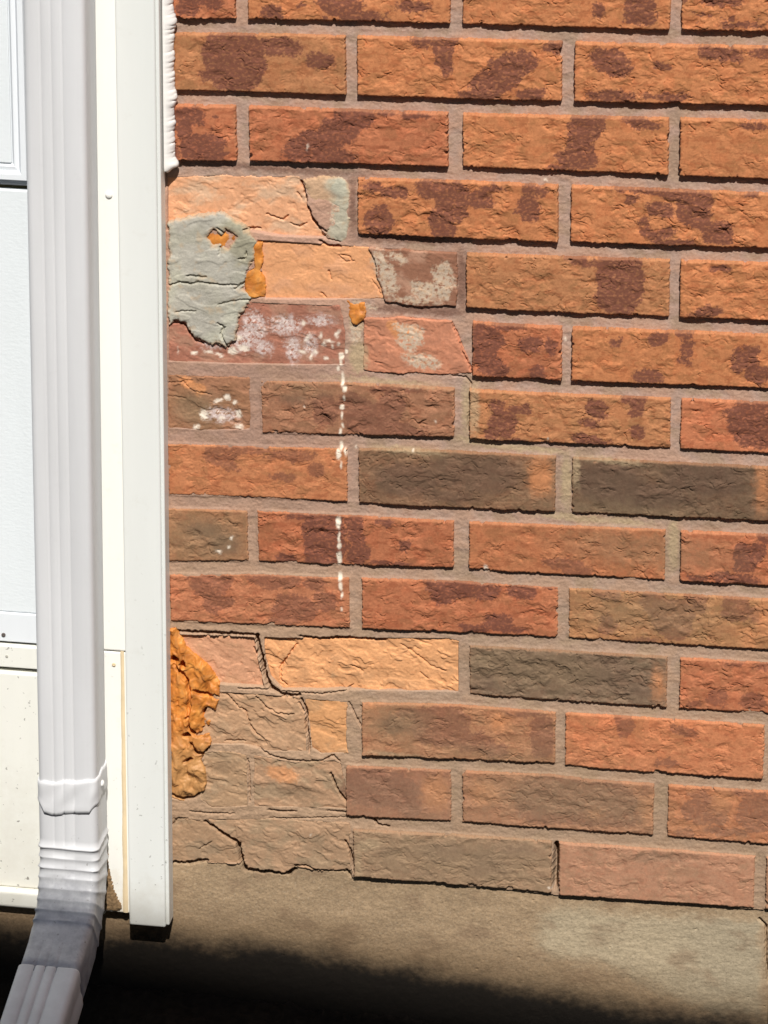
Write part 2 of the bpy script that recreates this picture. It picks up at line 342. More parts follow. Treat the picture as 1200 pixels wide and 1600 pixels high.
CEM = [(600,428,15,38,-20),(645,472,50,5,2),(692,442,18,32,0),(662,456,22,15,20),(622,404,16,8,20),(640,530,20,22,20),(658,566,30,12,10),(625,514,10,8,0),(525,330,10,40,0),(560,480,14,8,0),(576,484,12,6,0),(555,523,10,18,0)]
OLIVE = [(980,800,190,18,3),(880,765,18,60,0),(1050,850,16,50,0),(1010,860,150,34,3),(640,706,90,12,3),(830,1045,140,36,3),(620,1130,60,36,0),(700,1345,160,34,3),(310,640,50,34,0),(320,842,66,40,0),(1010,960,130,36,3),(880,1245,160,40,3),(470,610,70,16,0),(560,1060,60,10,0),(760,1180,130,14,2)]
def mmblobs(L): 
    out = []
    for x, y, a, b, r in L:
        u, v = inv(x, y); out.append((u, v, a/1.66, b/1.62, math.radians(r)))
    return out
WHITE = [(x, y, a*.72, b*.9, r) for x, y, a, b, r in WHITE]
DRIP = [(x-1, y, max(a*1.0, 2.2), b, r) for x, y, a, b, r in WHITE if 524 < x < 545 and y > 550]
DRIP += [(532,568,2.4,6,0),(534,650,2,6,0),(535,664,2,4,0),(533,726,2,7,0),(530,842,2.5,6,0),(534,930,2,6,0),(534,952,1.8,4,0),(537,622,2,5,0)]
WHITE = [w for w in WHITE if not (524 < w[0] < 545 and w[1] > 550)]
BL = {k: mmblobs(v) for k, v in dict(P=PURPLE, D=DARKG, O=ORANGE, S=SMEAR, G=OLIVE, W=WHITE, V=DRIP, L=LAV, C=CEM).items()}
def blob_mask(U, V, key, warp=3.6, sharp=.35, seed=0, n1=None, n2=None):
    m = np.zeros(U.shape)
    u0, u1, v0, v1 = U.min(), U.max(), V.min(), V.max()
    L = [b for b in BL[key] if b[0]+b[2]*2 > u0 and b[0]-b[2]*2 < u1 and b[1]+b[3]*2 > v0 and b[1]-b[3]*2 < v1]
    if not L: return m
    big = 1.0 if key in 'PD' else 0.0
    wu = U + warp*(fbm(U/7, V/7, 5+seed, 4, .6) + big*.9*noise(U/15+V/40, V/13, 6)); wv = V + warp*(fbm(U/7, V/7, 55+seed, 4, .6) + big*.5*noise(U/13, V/15, 56))
    jag = (.42 if warp > 1.5 else .15)*fbm(U/2.2, V/2.0, 71+seed, 3, .7)
    for cu, cv, a, b, r in L:
        a_, b_ = max(a, .8), max(b, .8)
        c, s = math.cos(r), math.sin(r); x = (wu-cu)*c + (wv-cv)*s; y = -(wu-cu)*s + (wv-cv)*c
        rad = (np.abs(x/a_)**2.6 + np.abs(y/b_)**2.6)**(1/2.6)/(1.12 if key == 'P' else 1)
        k = (1-rad)*min(a_, b_)/4.0
        m = np.maximum(m, ss(-sharp*.5, sharp, k + jag*min(1, min(a_, b_)/5)))
    return m

def brick_h(seed, rough=1.0, z=0.0):
    rs = random.Random(seed); ox, oy = rs.uniform(0, 900), rs.uniform(0, 900)
    tx, ty = rs.uniform(-.004, .004), rs.uniform(-.012, .012); dens = rs.uniform(.75, 1.2); cov = rs.uniform(-.15, .32); amp_ = rs.uniform(.8, 1.25)
    def f(U, V, s):
        x = U+ox; y = V+oy
        wx = x + 3.2*noise(x/9, y/9, 3); wy = y + 2.6*noise(x/8, y/8, 4)
        t = fbm(wx/26*dens, wy/14*dens, 8, 4, .5)
        k = t*3.4; fl = np.floor(k); fr = k-fl
        ter = fl + ss(.80, .97, fr)
        area = ss(-.25, .20, noise(x/26, y/20, 21)+cov)            # some faces stay smooth
        h = .62*amp_*ter*area + .30*t
        # torn short crevices
        r = np.abs(noise(wx/13, wy/7.5, 31)); on = ss(.02, .25, noise(x/14, y/10, 33))*area
        h -= 1.7*(1-ss(.0, .065, r))*on
        h += .10*fbm(x/3.2, y/2.6, 41, 3)*(.45+.8*area)
        h += .07*noise(x/1.3, y/1.3, 49)
        return z + rough*h + tx*(U-U.mean())*10*.3 + ty*(V-V.mean()) - rough*.25
    return f
def brick_c(seed, base, mott=.0, dull=0.0):
    rs = random.Random(seed+7); ox, oy = rs.uniform(0, 900), rs.uniform(0, 900)
    hue = rs.uniform(-1, 1)
    def f(U, V, s):
        x = U+ox; y = V+oy
        n = fbm(x/16, y/11, 61, 5, .6); n2 = fbm(x/5, y/4, 66, 4, .6)
        c = np.broadcast_to(base, U.shape+(3,)).copy()
        c *= (1 + .13*n + .12*n2)[..., None]
        c = mix(c, base*np.array([.72, .76, .72]), ss(.10, .28, fbm(x/24, y/15, 67, 5, .6))*.65)
        c = mix(c, base*np.array([1.04, .90, .86]), ss(.1, .35, fbm(x/18, y/18, 68, 4))*.5)
        c = mix(c, np.minimum(base*1.25, .8), ss(.30, .6, fbm(x/4, y/3, 69, 3))*.45)
        m = ss(.18, .34, fbm(x/15, y/7, 77, 5, .62)); c = mix(c, base*np.array([.70, .56, .52]), m*.55)
        m = ss(.30, .42, fbm(x/6, y/3.5, 78, 4, .65)); c = mix(c, base*np.array([.62, .50, .48]), m*.45)
        if mott > 0:
            m = ss(.42-mott*.5, .55-mott*.5, fbm(x/15, y/10, 72, 5, .6)); c = mix(c, PU, m*.85)
        m = blob_mask(U, V, 'D', 4, 1.6); c = mix(c, lin(90, 70, 58), m*.58)
        m = blob_mask(U, V, 'P', 3.6, .22); c = mix(c, PU*(1+.16*n2)[..., None]*(1+.12*n)[..., None], m*(1-.42*ss(.12, .4, fbm(x/3.5, y/2.2, 79, 3)))*(.92 if dull == 0 else .66))
        m = blob_mask(U, V, 'O', 5, 2.2); c = mix(c, lin(196, 130, 86)*(1+.15*n2)[..., None], m*.8)
        # fired rim, thin and pale at the arrises
        rim = (1-ss(.3, 2.2, s+.8*n2)); c = mix(c, lin(196, 140, 102), rim*.30)
        if dull: c = mix(c, lin(152, 124, 100), np.clip(dull*(.75+.5*n), 0, 1))
        return grime(U, V, c, n2)
    return f
def grime(U, V, c, n2, mortar=False):
    m = blob_mask(U, V, 'G', 7, 3.5, 2); c = mix(c, lin(132, 112, 86), m*.42*(1+.4*n2))
    m = blob_mask(U, V, 'S', 3, .8); c = mix(c, MS*(1+.1*n2)[..., None], m*(.85 if mortar else .6))
    m = blob_mask(U, V, 'L', 4.5, 1.2, 3); c = mix(c, LV, m*.85*ss(-.3, .2, n2+.1))
    m = blob_mask(U, V, 'L', 6, 1.6, 4)*ss(.12, .28, fbm(U/2.6, V/2.4, 88, 3, .7)+.25*noise(U/9, V/9, 87)); c = mix(c, lin(224, 208, 200), m*.85)
    m = blob_mask(U, V, 'C', 5, .6, 5); c = mix(c, mix(np.broadcast_to(lin(198, 178, 156), c.shape), lin(196, 166, 138), ss(-.1, .4, n2))*(1+.10*n2)[..., None], m*.92*ss(-.42, -.12, fbm(U/4.5, V/3.5, 83, 4, .65)))
    m = blob_mask(U, V, 'W', 2.0, .45, 7); c = mix(c, WH, m*.93)
    m = blob_mask(U, V, 'V', 1.2, .3, 9); c = mix(c, lin(238, 224, 204), m*.95)
    # soil splash and lichen film, thickening in the lowest courses at the left
    v1 = inv(500, 1330)[1]; v0 = inv(500, 1080)[1]
    f = ss(v0, v1, V)*.42*(1-ss(250, 560, U)*.45)
    return mix(c, lin(152, 127, 102), np.clip(f*(1+.5*n2), 0, 1))

SOUND = [ # course, left, right, base, mottle, dull
 (0,268,367,R_,.15,0),(0,386,703,O_,.05,0),(0,722,1048,O_,0,0),(0,1065,1392,O_,.1,0),
 (1,268,540,T_,0,0),(1,557,878,O_,0,0),(1,897,1222,O_,0,0),
 (2,268,369,R_,.1,0),(2,388,700,R_*.97,0,0),(2,722,1045,O_,0,0),(2,1062,1388,O_*.95,0,0),
 (3,558,872,O_*.96,0,0),(3,891,1222,O_,0,0),
 (4,728,1046,T_*1.03,0,0),(4,1062,1390,O_,0,0),
 (5,737,878,R_*.93,0,0),(5,893,1222,O_*.95,0,0),
 (6,408,710,B_*1.05,0,.10),(6,733,1048,T_*1.05,0,0),(6,1063,1390,R_*1.08,0,0),
 (7,262,543,lin(188,122,82),0,.08),(7,560,868,lin(130,98,74),0,.05),(7,893,1210,lin(112,88,68),0,.08),
 (8,262,388,lin(160,114,80),0,.25),(8,402,709,R_*.9,0,0),(8,732,1040,lin(178,113,76),0,.08),(8,1063,1390,R_*1.03,0,0),
 (9,265,546,lin(182,116,82),0,.1),(9,565,872,R_*.93,0,0),(9,888,1210,lin(172,122,82),0,.15),
 (10,733,1043,lin(124,102,82),0,.2),(10,1062,1390,R_*1.0,0,.05),
 (11,565,868,lin(172,120,86),0,.2),(11,882,1195,lin(196,124,84),0,.08),(11,1205,1530,R_*.9,0,.1),
 (12,540,705,lin(160,104,78),0,.25),(12,722,1022,lin(172,116,84),0,.2),(12,1043,1362,lin(190,118,78),0,.1),
 (13,552,862,lin(156,126,98),0,.25),(13,873,1180,lin(196,136,106),0,.15),(13,1197,1510,lin(180,130,98),0,.2)]
acc = Acc(); quads_s = []
for i, (r, x0, x1, base, mt, dl) in enumerate(SOUND):
    q = quad(r, x0, x1); quads_s.append(q)
    rough = {7: .75, 13: .5, 12: .6, 11: .65}.get(r, .9)
    if x0 < 300 and r > 5: rough *= .8
    if (r, x0) == (10, 733) : rough = .8
    acc.add(*relief(lambda U, V, q=q: psdf(U, V, q)-.2, brick_h(i*3+1, rough, random.uniform(-.4, .5)), brick_c(i*3+1, base, mt, dl), bbox(q), .65, -10, 1.6, (.65, .5), i))
# the wall beyond the photograph: to the right and above
uR = inv(1200, 800)[0]; far_q = []
for r in range(-18, 14):
    row = [q for q, s_ in zip(quads_s, SOUND) if s_[0] == r]
    starts = []
    if row: u = max(p[0] for q in row for p in q) + 10.5
    else:
        u = inv(268, 0)[0] + (0 if r % 2 else -98)
    while u < uR + 900:
        a = max(u, inv(268, 0)[0]); b = u + 193
        if b-a > 30: starts.append((a, b))
        u += 203.5
    for a, b in starts:
        q = band(r, a, b); far_q.append(q); sd_ = 1000+r*37+int(a)
        rr = random.Random(sd_); base = rr.choice([O_, O_, R_, T_, T_*1.04, lin(140, 98, 66)])
        acc.add(*relief(lambda U, V, q=q: psdf(U, V, q)-.2, brick_h(sd_, 1.1, rr.uniform(-.4, .5)), brick_c(sd_, base, .35), bbox(q), 2.0, -10, 2, (.4, .6), sd_ % 97))
acc.build("brickwork", M_brick, wall)

# spalled bricks: the face has come away, the core stands behind the joints
CRACKS = [([(400,995),(403,1012),(409,1035),(413,1060),(424,1078),(436,1084)],2.4,14),([(436,1086),(450,1089),(468,1088)],1.9,10),([(470,1094),(478,1112),(478,1140),(482,1160),(482,1178)],1.1,8),
 ([(466,1100),(474,1114)],.6,4),([(355,1088),(370,1106),(382,1114),(390,1138),(400,1150),(412,1158)],.7,3),([(400,1090),(415,1108),(432,1116),(450,1120),(458,1118)],.55,2.5),
 ([(395,1016),(402,1026),(410,1029)],1.0,5),([(462,1010),(446,1032),(436,1048),(437,1066),(446,1074)],.7,3),([(545,1043),(562,1050),(565,1055)],.4,1.5),([(625,1010),(655,1030),(672,1045),(695,1052)],.9,1.4),([(655,1055),(668,1066)],.5,1.5),
 ([(372,1078),(400,1078),(430,1080)],.7,3),([(440,1082),(500,1086),(540,1082),(550,1074)],.5,2.5),
 ([(405,1172),(420,1182),(450,1190),(480,1192),(505,1190),(520,1182),(530,1192)],.8,3.5),([(350,1160),(382,1161)],.5,2),
 ([(386,1188),(388,1210),(389,1255)],.6,3),([(516,1210),(524,1232),(534,1248),(548,1262),(566,1272),(580,1278),(588,1290),(606,1294)],1.1,7),
 ([(418,1268),(440,1270),(462,1270)],.8,4),([(510,1269),(545,1272),(568,1276)],.7,4),([(420,1280),(460,1281),(545,1279)],.4,2),([(296,1270),(325,1273),(365,1274)],.5,2.5),([(268,1292),(276,1281),(292,1281)],.6,3),
 ([(320,1286),(336,1296),(354,1310),(371,1320),(374,1336),(378,1352),(382,1362),(405,1365),(425,1366),(450,1370),(460,1362)],2.1,11),([(460,1355),(480,1356),(492,1362),(520,1364),(545,1366)],.8,5),
 ([(268,1351),(292,1352),(308,1349),(322,1348)],1.8,9),([(275,988),(330,991),(402,994)],1.7,9),([(468,996),(500,1000),(540,999),(600,1003)],1.2,7),([(862,1378),(869,1390)],1.2,6),([(538,1315),(546,1330),(550,1350),(554,1366)],1.0,7),([(540,1362),(547,1374)],1.0,5),([(310,1330),(330,1318)],.5,2),
 ([(468,285),(474,300),(478,316)],1.0,6),([(481,326),(486,342),(496,356),(508,364)],1.1,6),([(415,338),(428,343),(440,347),(448,340)],.6,2.5),([(452,352),(465,358),(476,352)],.5,2.5),([(462,303),(470,314)],.4,2),
 ([(380,360),(405,360)],.9,4),([(498,378),(512,386),(530,387)],1.0,5),([(512,360),(505,374),(530,380)],.4,2),
 ([(292,431),(306,432),(322,434)],.8,2.5),([(264,447),(280,441),(298,444),(310,441),(330,444),(350,446),(370,446)],.75,3),([(340,477),(358,472),(375,469),(390,470)],.6,2),([(275,488),(290,486),(305,487)],.5,1.8),([(340,505),(350,512),(344,522),(350,535),(356,545)],.8,3),
 ([(270,506),(285,508),(294,520),(304,534),(316,539)],.9,4),([(366,452),(376,446),(384,440)],.9,3),([(338,356),(346,362),(352,368)],.6,3),([(342,398),(344,388),(350,380)],.6,2.5),([(372,406),(384,404),(384,394)],.7,3),
 ([(530,400),(545,404),(548,412)],.4,1.6),([(512,426),(516,440)],.45,2),([(500,460),(508,468)],.4,2),([(528,402),(538,412),(552,410)],.4,1.5),([(580,440),(588,452),(592,462)],.4,1.5),
 ([(705,508),(714,528),(722,552),(732,572),(738,590)],.6,2.5),([(706,590),(726,592),(734,600),(732,640),(730,672),(740,684),(775,690)],.6,3.0),([(585,568),(596,570)],.3,1.5),
 ([(936,560),(936,560)],.3,1),([(893,1330),(893,1330)],.3,1),([(262,600),(285,598),(300,612),(330,618)],.4,1.6),([(262,620),(290,624)],.3,1.2),
 ([(545,1100),(558,1128),(566,1140)],.7,3),([(563,1105),(572,1150)],.5,2),([(869,1320),(868,1360),(866,1390)],3.0,12),
 ([(1175,418),(1176,440),(1180,470),(1184,496)],.8,2.5),([(900,425),(925,432),(936,458),(940,480)],.8,2),
 ([(400,500),(410,480)],.3,1)]
CRK = [(PX(*l), w*(1.3 if d > 6 else 1.1), d) for l, w, d in CRACKS]
def crack_cut(U, V, seed=0):
    h = np.zeros(U.shape)
    u0, u1, v0, v1 = U.min(), U.max(), V.min(), V.max()
    wu = U + .9*noise(U/3, V/3, 11) ; wv = V + .9*noise(U/3, V/3, 12)
    for l, w, d in CRK:
        p = np.array(l)
        if p[:, 0].max()+3 < u0 or p[:, 0].min()-3 > u1 or p[:, 1].max()+3 < v0 or p[:, 1].min()-3 > v1: continue
        dd, run = ldist(wu, wv, l)
        ww = w*(.55+.45*np.sin(np.clip(run, 0, 1)*math.pi)) * (1+.5*noise(U/5, V/5, 13))
        h = np.maximum(h, min(d, 14)*(1-ss(ww*.35, ww*.9+.75, dd)))
    return h
def core_h(seed, z, amp=1.0, tilt=(0, 0)):
    rs = random.Random(seed); ox, oy = rs.uniform(0, 900), rs.uniform(0, 900)
    def f(U, V, s):
        x = U+ox; y = V+oy
        wx = x + 5*noise(x/17, y/17, 3); wy = y + 4*noise(x/14, y/14, 4)
        t = fbm((wx+.7*wy)/38, (wy-.45*wx)/20, 8, 4, .55); k = t*2.3; fl = np.floor(k)
        sm = ss(-.3, .3, noise(x/30, y/22, 19)); h = (.35+.65*sm)*.75*(fl + ss(.80, .98, k-fl)) + .6*t
        h += .20*fbm(x/4, y/3.5, 14, 4, .65)+.08*noise(x/1.3, y/1.3, 9)
        return z + amp*h + tilt[0]*(U-U.mean()) + tilt[1]*(V-V.mean()) - crack_cut(U, V)
    return f
def core_c(seed, base, alt=None, altamt=.5):
    rs = random.Random(seed+3); ox, oy = rs.uniform(0, 900), rs.uniform(0, 900)
    alt_ = base*.8 if alt is None else alt
    def f(U, V, s):
        x = U+ox; y = V+oy
        n = fbm(x/20, y/14, 61, 5, .55); n2 = fbm(x/5, y/4, 66, 4, .6)
        c = np.broadcast_to(base, U.shape+(3,)).copy()*(1+.10*n+.08*n2)[..., None]
        c = mix(c, alt_, ss(-.1, .5, fbm(x/26, y/18, 68, 4)+(altamt-.5)*.8)*.8)
        c = mix(c, base*np.array([.78, .62, .55]), ss(.45, .7, fbm(x/6, y/3, 64, 3))*.45)
        m = blob_mask(U, V, 'P'); c = mix(c, PU, m*.6)
        m = blob_mask(U, V, 'D', 4, 1.6); c = mix(c, lin(132, 106, 82), m*.5)
        m = blob_mask(U, V, 'O', 2.5, .6); c = mix(c, lin(214, 146, 96), m*.8)
        return grime(U, V, c, n2)
    return f
SPALL = [ # outline, z, amp, base, alternative colour, amount, label
 ([(259,280),(330,278),(400,280),(465,279),(474,298),(480,322),(488,345),(506,366),(515,374),(440,372),(392,364),(340,362),(259,362)], -7.0, .8, lin(222,164,124), lin(206,172,142), .55, "peach coloured core of a spalled brick above the grey patch"),
 ([(400,376),(460,380),(520,384),(575,390),(586,402),(590,425),(600,470),(500,470),(412,469),(408,440)], -5.5, .5, lin(222,160,114), lin(212,156,118), .4, "smooth orange brick core right of the grey patch"),
 ([(576,390),(640,394),(712,398),(713,440),(711,480),(650,480),(602,472),(590,440),(586,405)], -3.2, .5, lin(146,102,80), lin(184,142,118), .5, "brick end mottled with cement and brown glaze"),
 ([(262,500),(300,482),(380,474),(530,480),(538,520),(538,572),(450,572),(350,570),(262,567)], -4.2, .7, lin(164,110,90), lin(170,128,106), .5, "reddish brick crusted with white salts"),
 ([(568,500),(640,499),(704,505),(716,530),(728,560),(738,586),(690,586),(600,584),(568,580)], -3.2, .8, lin(196,132,102), lin(176,120,94), .5, "pink brick core with a cement smear and slanting right edge"),
 ([(262,588),(330,590),(388,592),(390,672),(330,674),(262,670)], -2.6, 1.1, lin(150,108,80), lin(166,118,90), .5, "half brick with flaked face and white salt specks"),
 ([(276,993),(330,994),(397,997),(400,1020),(407,1050),(413,1076),(380,1074),(330,1070),(300,1050)], -6.5, .9, lin(206,152,118), lin(194,146,112), .4, None),
 ([(411,997),(500,999),(600,999),(700,1000),(716,1004),(716,1084),(600,1082),(540,1080),(440,1080),(420,1060),(412,1030)], -6.0, 1.25, lin(226,164,114), lin(208,154,110), .35, "pale orange brick core with a torn rocky face"),
 ([(334,1082),(400,1086),(466,1092),(474,1110),(478,1140),(478,1176),(420,1176),(380,1166),(300,1164),(318,1120)], -4.0, 1.4, lin(190,150,116), lin(172,140,110), .5, None),
 ([(476,1094),(510,1096),(541,1100),(540,1150),(542,1178),(500,1180),(486,1172),(482,1130)], -3.8, 1.0, lin(214,156,106), lin(190,146,106), .45, None),
 ([(318,1178),(350,1176),(384,1182),(386,1262),(330,1264),(312,1250)], -3.5, 1.2, lin(184,148,114), lin(164,138,110), .55, None),
 ([(396,1182),(460,1194),(520,1190),(532,1196),(540,1240),(566,1268),(500,1264),(396,1262)], -3.5, 1.2, lin(184,144,112), lin(162,138,110), .6, None),
 ([(268,1280),(318,1284),(360,1304),(380,1322),(384,1352),(340,1352),(300,1350),(268,1352)], -4.2, .9, lin(176,140,108), lin(156,132,106), .55, None),
 ([(322,1282),(420,1282),(545,1288),(546,1362),(500,1364),(460,1356),(440,1368),(384,1360),(376,1330),(354,1308)], -2.9, 1.1, lin(184,146,114), lin(162,138,110), .55, None)]
spall_q = []
for i, (pl, z, amp, b, alt, aa, lab) in enumerate(SPALL):
    q = PX(*pl); spall_q.append(q); a1 = Acc()
    a1.add(*relief(lambda U, V, q=q: psdf(U, V, q)+.6, core_h(500+i, z, amp, (0, -.02)), core_c(500+i, b, alt, aa), bbox(q), .75, -16, .8, (.5, 1.2), 200+i))
    o = a1.build("spalled_brick", M_brick, wall)
    if lab: o["label"] = lab

FOAM_O = [[(262,984),(274,982),(283,996),(290,1012),(306,1026),(322,1040),(334,1054),(343,1070),(342,1096),(334,1118),(326,1140),(330,1160),(324,1176),(314,1190),(322,1208),(320,1240),(306,1250),(286,1254),(262,1250)],
          [(392,378),(409,380),(411,402),(406,424),(413,436),(414,467),(396,468),(382,466),(380,440),(386,426),(396,420)]]
# mortar ------------------------------------------------------------
def mortar(box, res, bricks, cores, name, foot):
    u0, v0, u1, v1 = box
    nu = int((u1-u0)/res)+1; nv = int((v1-v0)/res)+1
    U, V = np.meshgrid(u0+np.arange(nu)*res, v0+np.arange(nv)*res)
    sb = np.full(U.shape, -50.); sc = np.full(U.shape, -50.)
    for L, A in ((bricks, sb), (cores, sc)):
        for q in L:
            b = bbox(q)
            i0 = max(0, int((b[1]-6-v0)/res)); i1 = min(nv, int((b[3]+6-v0)/res)+2)
            j0 = max(0, int((b[0]-6-u0)/res)); j1 = min(nu, int((b[2]+6-u0)/res)+2)
            if i0 >= i1 or j0 >= j1: continue
            A[i0:i1, j0:j1] = np.maximum(A[i0:i1, j0:j1], psdf(U[i0:i1, j0:j1], V[i0:i1, j0:j1], q))
    vv = [inv(700, y)[1] for y in (300, 480, 600, 700, 900, 1150, 1300)]
    rec = np.interp(V, vv, [7.0, 6.8, 5.4, 4.7, 4.4, 4.0, 4.0])
    left = 1-ss(inv(470, 700)[0], inv(620, 700)[0], U)
    zone = ss(inv(500, 470)[1], inv(500, 600)[1], V)
    rec = rec*(1-left*zone*.42)
    dmg = left*ss(inv(500, 285)[1], inv(500, 320)[1], V)*(1-zone)
    rec = rec*(1-.55*dmg)
    ll = left*ss(inv(500, 1085)[1], inv(500, 1110)[1], V); rec = rec + .9*ll
    n = fbm(U/14, V/9, 81, 4)*(1+.9*ll); n2 = fbm(U/3.2, V/3.2, 84, 4, .65); n3 = fbm(U/40, V/30, 86, 3)
    # a tooled joint is slightly hollow; smeared edges
    H = -rec + .55*n + .42*n2 + .5*n3 + .12*noise(U/1.1, V/1.1, 89) + .9*(1-ss(-3.5, 0, sb))*0
    edge_fill = ss(-2.2, .3, np.maximum(sb, -50)+.8*n); H += edge_fill*.8*(1-ss(3, 6, rec))
    H -= crack_cut(U, V)
    cut = ss(.2, 2.4, sc + .3*n2); H = H*(1-cut) - 15*cut
    c = np.broadcast_to(MO, U.shape+(3,)).copy()*(1+.10*n+.13*n2)[..., None]
    c = mix(c, lin(178, 140, 116), ss(-.2, .5, n3+.3*n)*.6)
    c = mix(c, lin(150, 126, 100), ss(.0, .5, -n3)*.5)
    low = ss(inv(500, 640)[1], inv(500, 1150)[1], V)
    c = mix(c, lin(164, 138, 110), low*.55)
    lz = left*zone*(1-low); c = mix(c, lin(160, 124, 106), lz*.6); c = mix(c, lin(192, 148, 124), dmg*.6)
    c = mix(c, lin(180, 148, 120), left*low*.85)
    # darker, reddish repointing round the repaired bricks
    DK = [(640,378,90,7,2),(720,440,10,56,0),(640,488,76,8,1),(550,325,7,56,0),(690,490,40,9,0),(440,268,170,6,2),(600,376,60,7,0)]
    BL['K'] = mmblobs(DK); m = blob_mask(U, V, 'K', 2.5, .9); c = mix(c, lin(122, 90, 76), m*.85)
    c = grime(U, V, c, n2, True)
    keep = (sb < 3.2)
    f = keep[:-1, :-1] & keep[1:, 1:] & (sc < 3)[:-1, :-1]
    if foot is not None:
        fl = foot(U); f &= (V < fl)[:-1, :-1]
    idx = np.arange(nu*nv).reshape(nv, nu)
    q = np.stack([idx[1:, :-1][f], idx[1:, 1:][f], idx[:-1, 1:][f], idx[:-1, :-1][f]], 1)
    used = np.unique(q); mp = np.zeros(nu*nv, np.int64); mp[used] = np.arange(len(used))
    P = np.stack([U.ravel()/1000, -H.ravel()/1000, (V0-V.ravel())/1000], 1)[used]
    return P, mp[q], c.reshape(-1, 3)[used]
uL = inv(236, 800)[0]; vT = inv(600, -12)[1]; vB = inv(600, 1450)[1]
foot = lambda U: bot(13, U) + np.where(U < inv(548, 1365)[0], -7, 1.5)
am = Acc()
foam_q = [PX(*[(x, y) for x, y in pl]) for pl in FOAM_O]
am.add(*mortar((uL, vT, uR+12, vB), .75, quads_s+far_q, spall_q+foam_q, "mortar", foot))
am.add(*mortar((uR+12, vT, uR+900, vB+20), 2.0, quads_s+far_q, [], "mortar", foot))
am.add(*mortar((uL, vT-1250, uR+900, vT), 2.0, far_q+quads_s[:4], [], "mortar", None))
am.build("mortar", M_mortar, wall)

# backing so that nothing shows through the wall
bevel_box("backing", [(uL/1000-.02, (uR+900)/1000, .018, .11, (V0-vB)/1000-.02, (V0-vT+1250)/1000)], plain_mat("backing_block", (.2, .17, .14)), wall, 0)

# grey cement repair, sitting proud of the spalled faces
def cement_h(z, seed):
    def f(U, V, s):
        x = U+seed*31
        h = 1.0*fbm(x/34, V/26, 22, 3) + .22*fbm(x/7, V/5, 23, 4, .55) + .5*ss(.15, .3, noise(x/22, V/10, 25)) + .14*noise(x/1.2, V/1.2, 26) + .12*fbm(x/2.5, V/2.5, 24, 2)
        return z + h + .8*ss(0, 6, s) - crack_cut(U, V)
    return f
def cement_c(seed, base=CE):
    def f(U, V, s):
        x = U+seed*31
        n = fbm(x/24, V/16, 27, 4); n2 = fbm(x/5, V/5, 28, 4)
        c = np.broadcast_to(base, U.shape+(3,)).copy()*(1+.09*n+.05*n2)[..., None]
        c = mix(c, lin(160, 156, 140), ss(-.05, .5, noise(x/30, V/22, 29)+.2*n)*.6)
        c = mix(c, lin(186, 184, 164), ss(.1, .6, -noise(x/26, V/30, 30)+.2*n)*.5)
        c = c*(1+.10*noise(U/1.4, V/1.4, 35))[..., None]
        if seed == 2:
            g_ = ss(-6, 5, U-inv(514, 330)[0]+6*n); c = mix(lin(196, 156, 122)*(1+.1*n2)[..., None], c, g_*.85+.15)
        c = mix(c, lin(184, 160, 130), ss(.25, .6, fbm(x/12, V/10, 36, 5))*.45)
        c = mix(c, lin(148, 142, 118)*(1+.1*n2)[..., None], ss(1.25, .75, np.hypot((U-PK[0])/24, (V-PK[1])/26)+.35*n)*.7) if seed == 1 else c
        return mix(c, lin(190, 156, 122), (1-ss(0, 3.5, s+2.2*n))*.65)
    return f
PK = inv(384, 372)
CEMENT = [([(262,352),(272,343),(292,339),(312,337),(325,334),(350,335),(362,344),(378,352),(390,364),(398,380),(400,398),(394,416),(388,426),(384,432),(381,452),(392,466),(388,480),(376,492),(372,512),(366,532),(354,546),(338,538),(318,536),(304,530),(295,516),(288,507),(274,503),(262,510)],
           [(322,372),(334,361),(346,369),(352,358),(370,371),(356,390),(344,383),(332,384)], -1.4, 1, "grey cement patch smeared over three courses beside the trim"),
          ([(470,283),(500,279),(540,281),(546,300),(545,345),(544,372),(532,386),(512,384),(504,370),(490,346),(480,318)], None, -5.0, 2, "narrow grey cement fill at the end of the top spalled brick")]
for pl, hole, z, sd_, lab in CEMENT:
    q = PX(*pl); hq = PX(*hole) if hole else None
    def sdf(U, V, q=q, hq=hq):
        s = psdf(U, V, q) + 2.4*fbm(U/7, V/7, 38, 5, .65)
        return s if hq is None else np.minimum(s, -psdf(U, V, hq))
    a1 = Acc(); a1.add(*relief(sdf, cement_h(z, sd_), cement_c(sd_, CE if sd_ == 1 else lin(178,170,150)), bbox(q), .75, -9, 2.2, (.8, 1.8), 300+sd_))
    a1.build("cement_patch", M_cement, wall)["label"] = lab

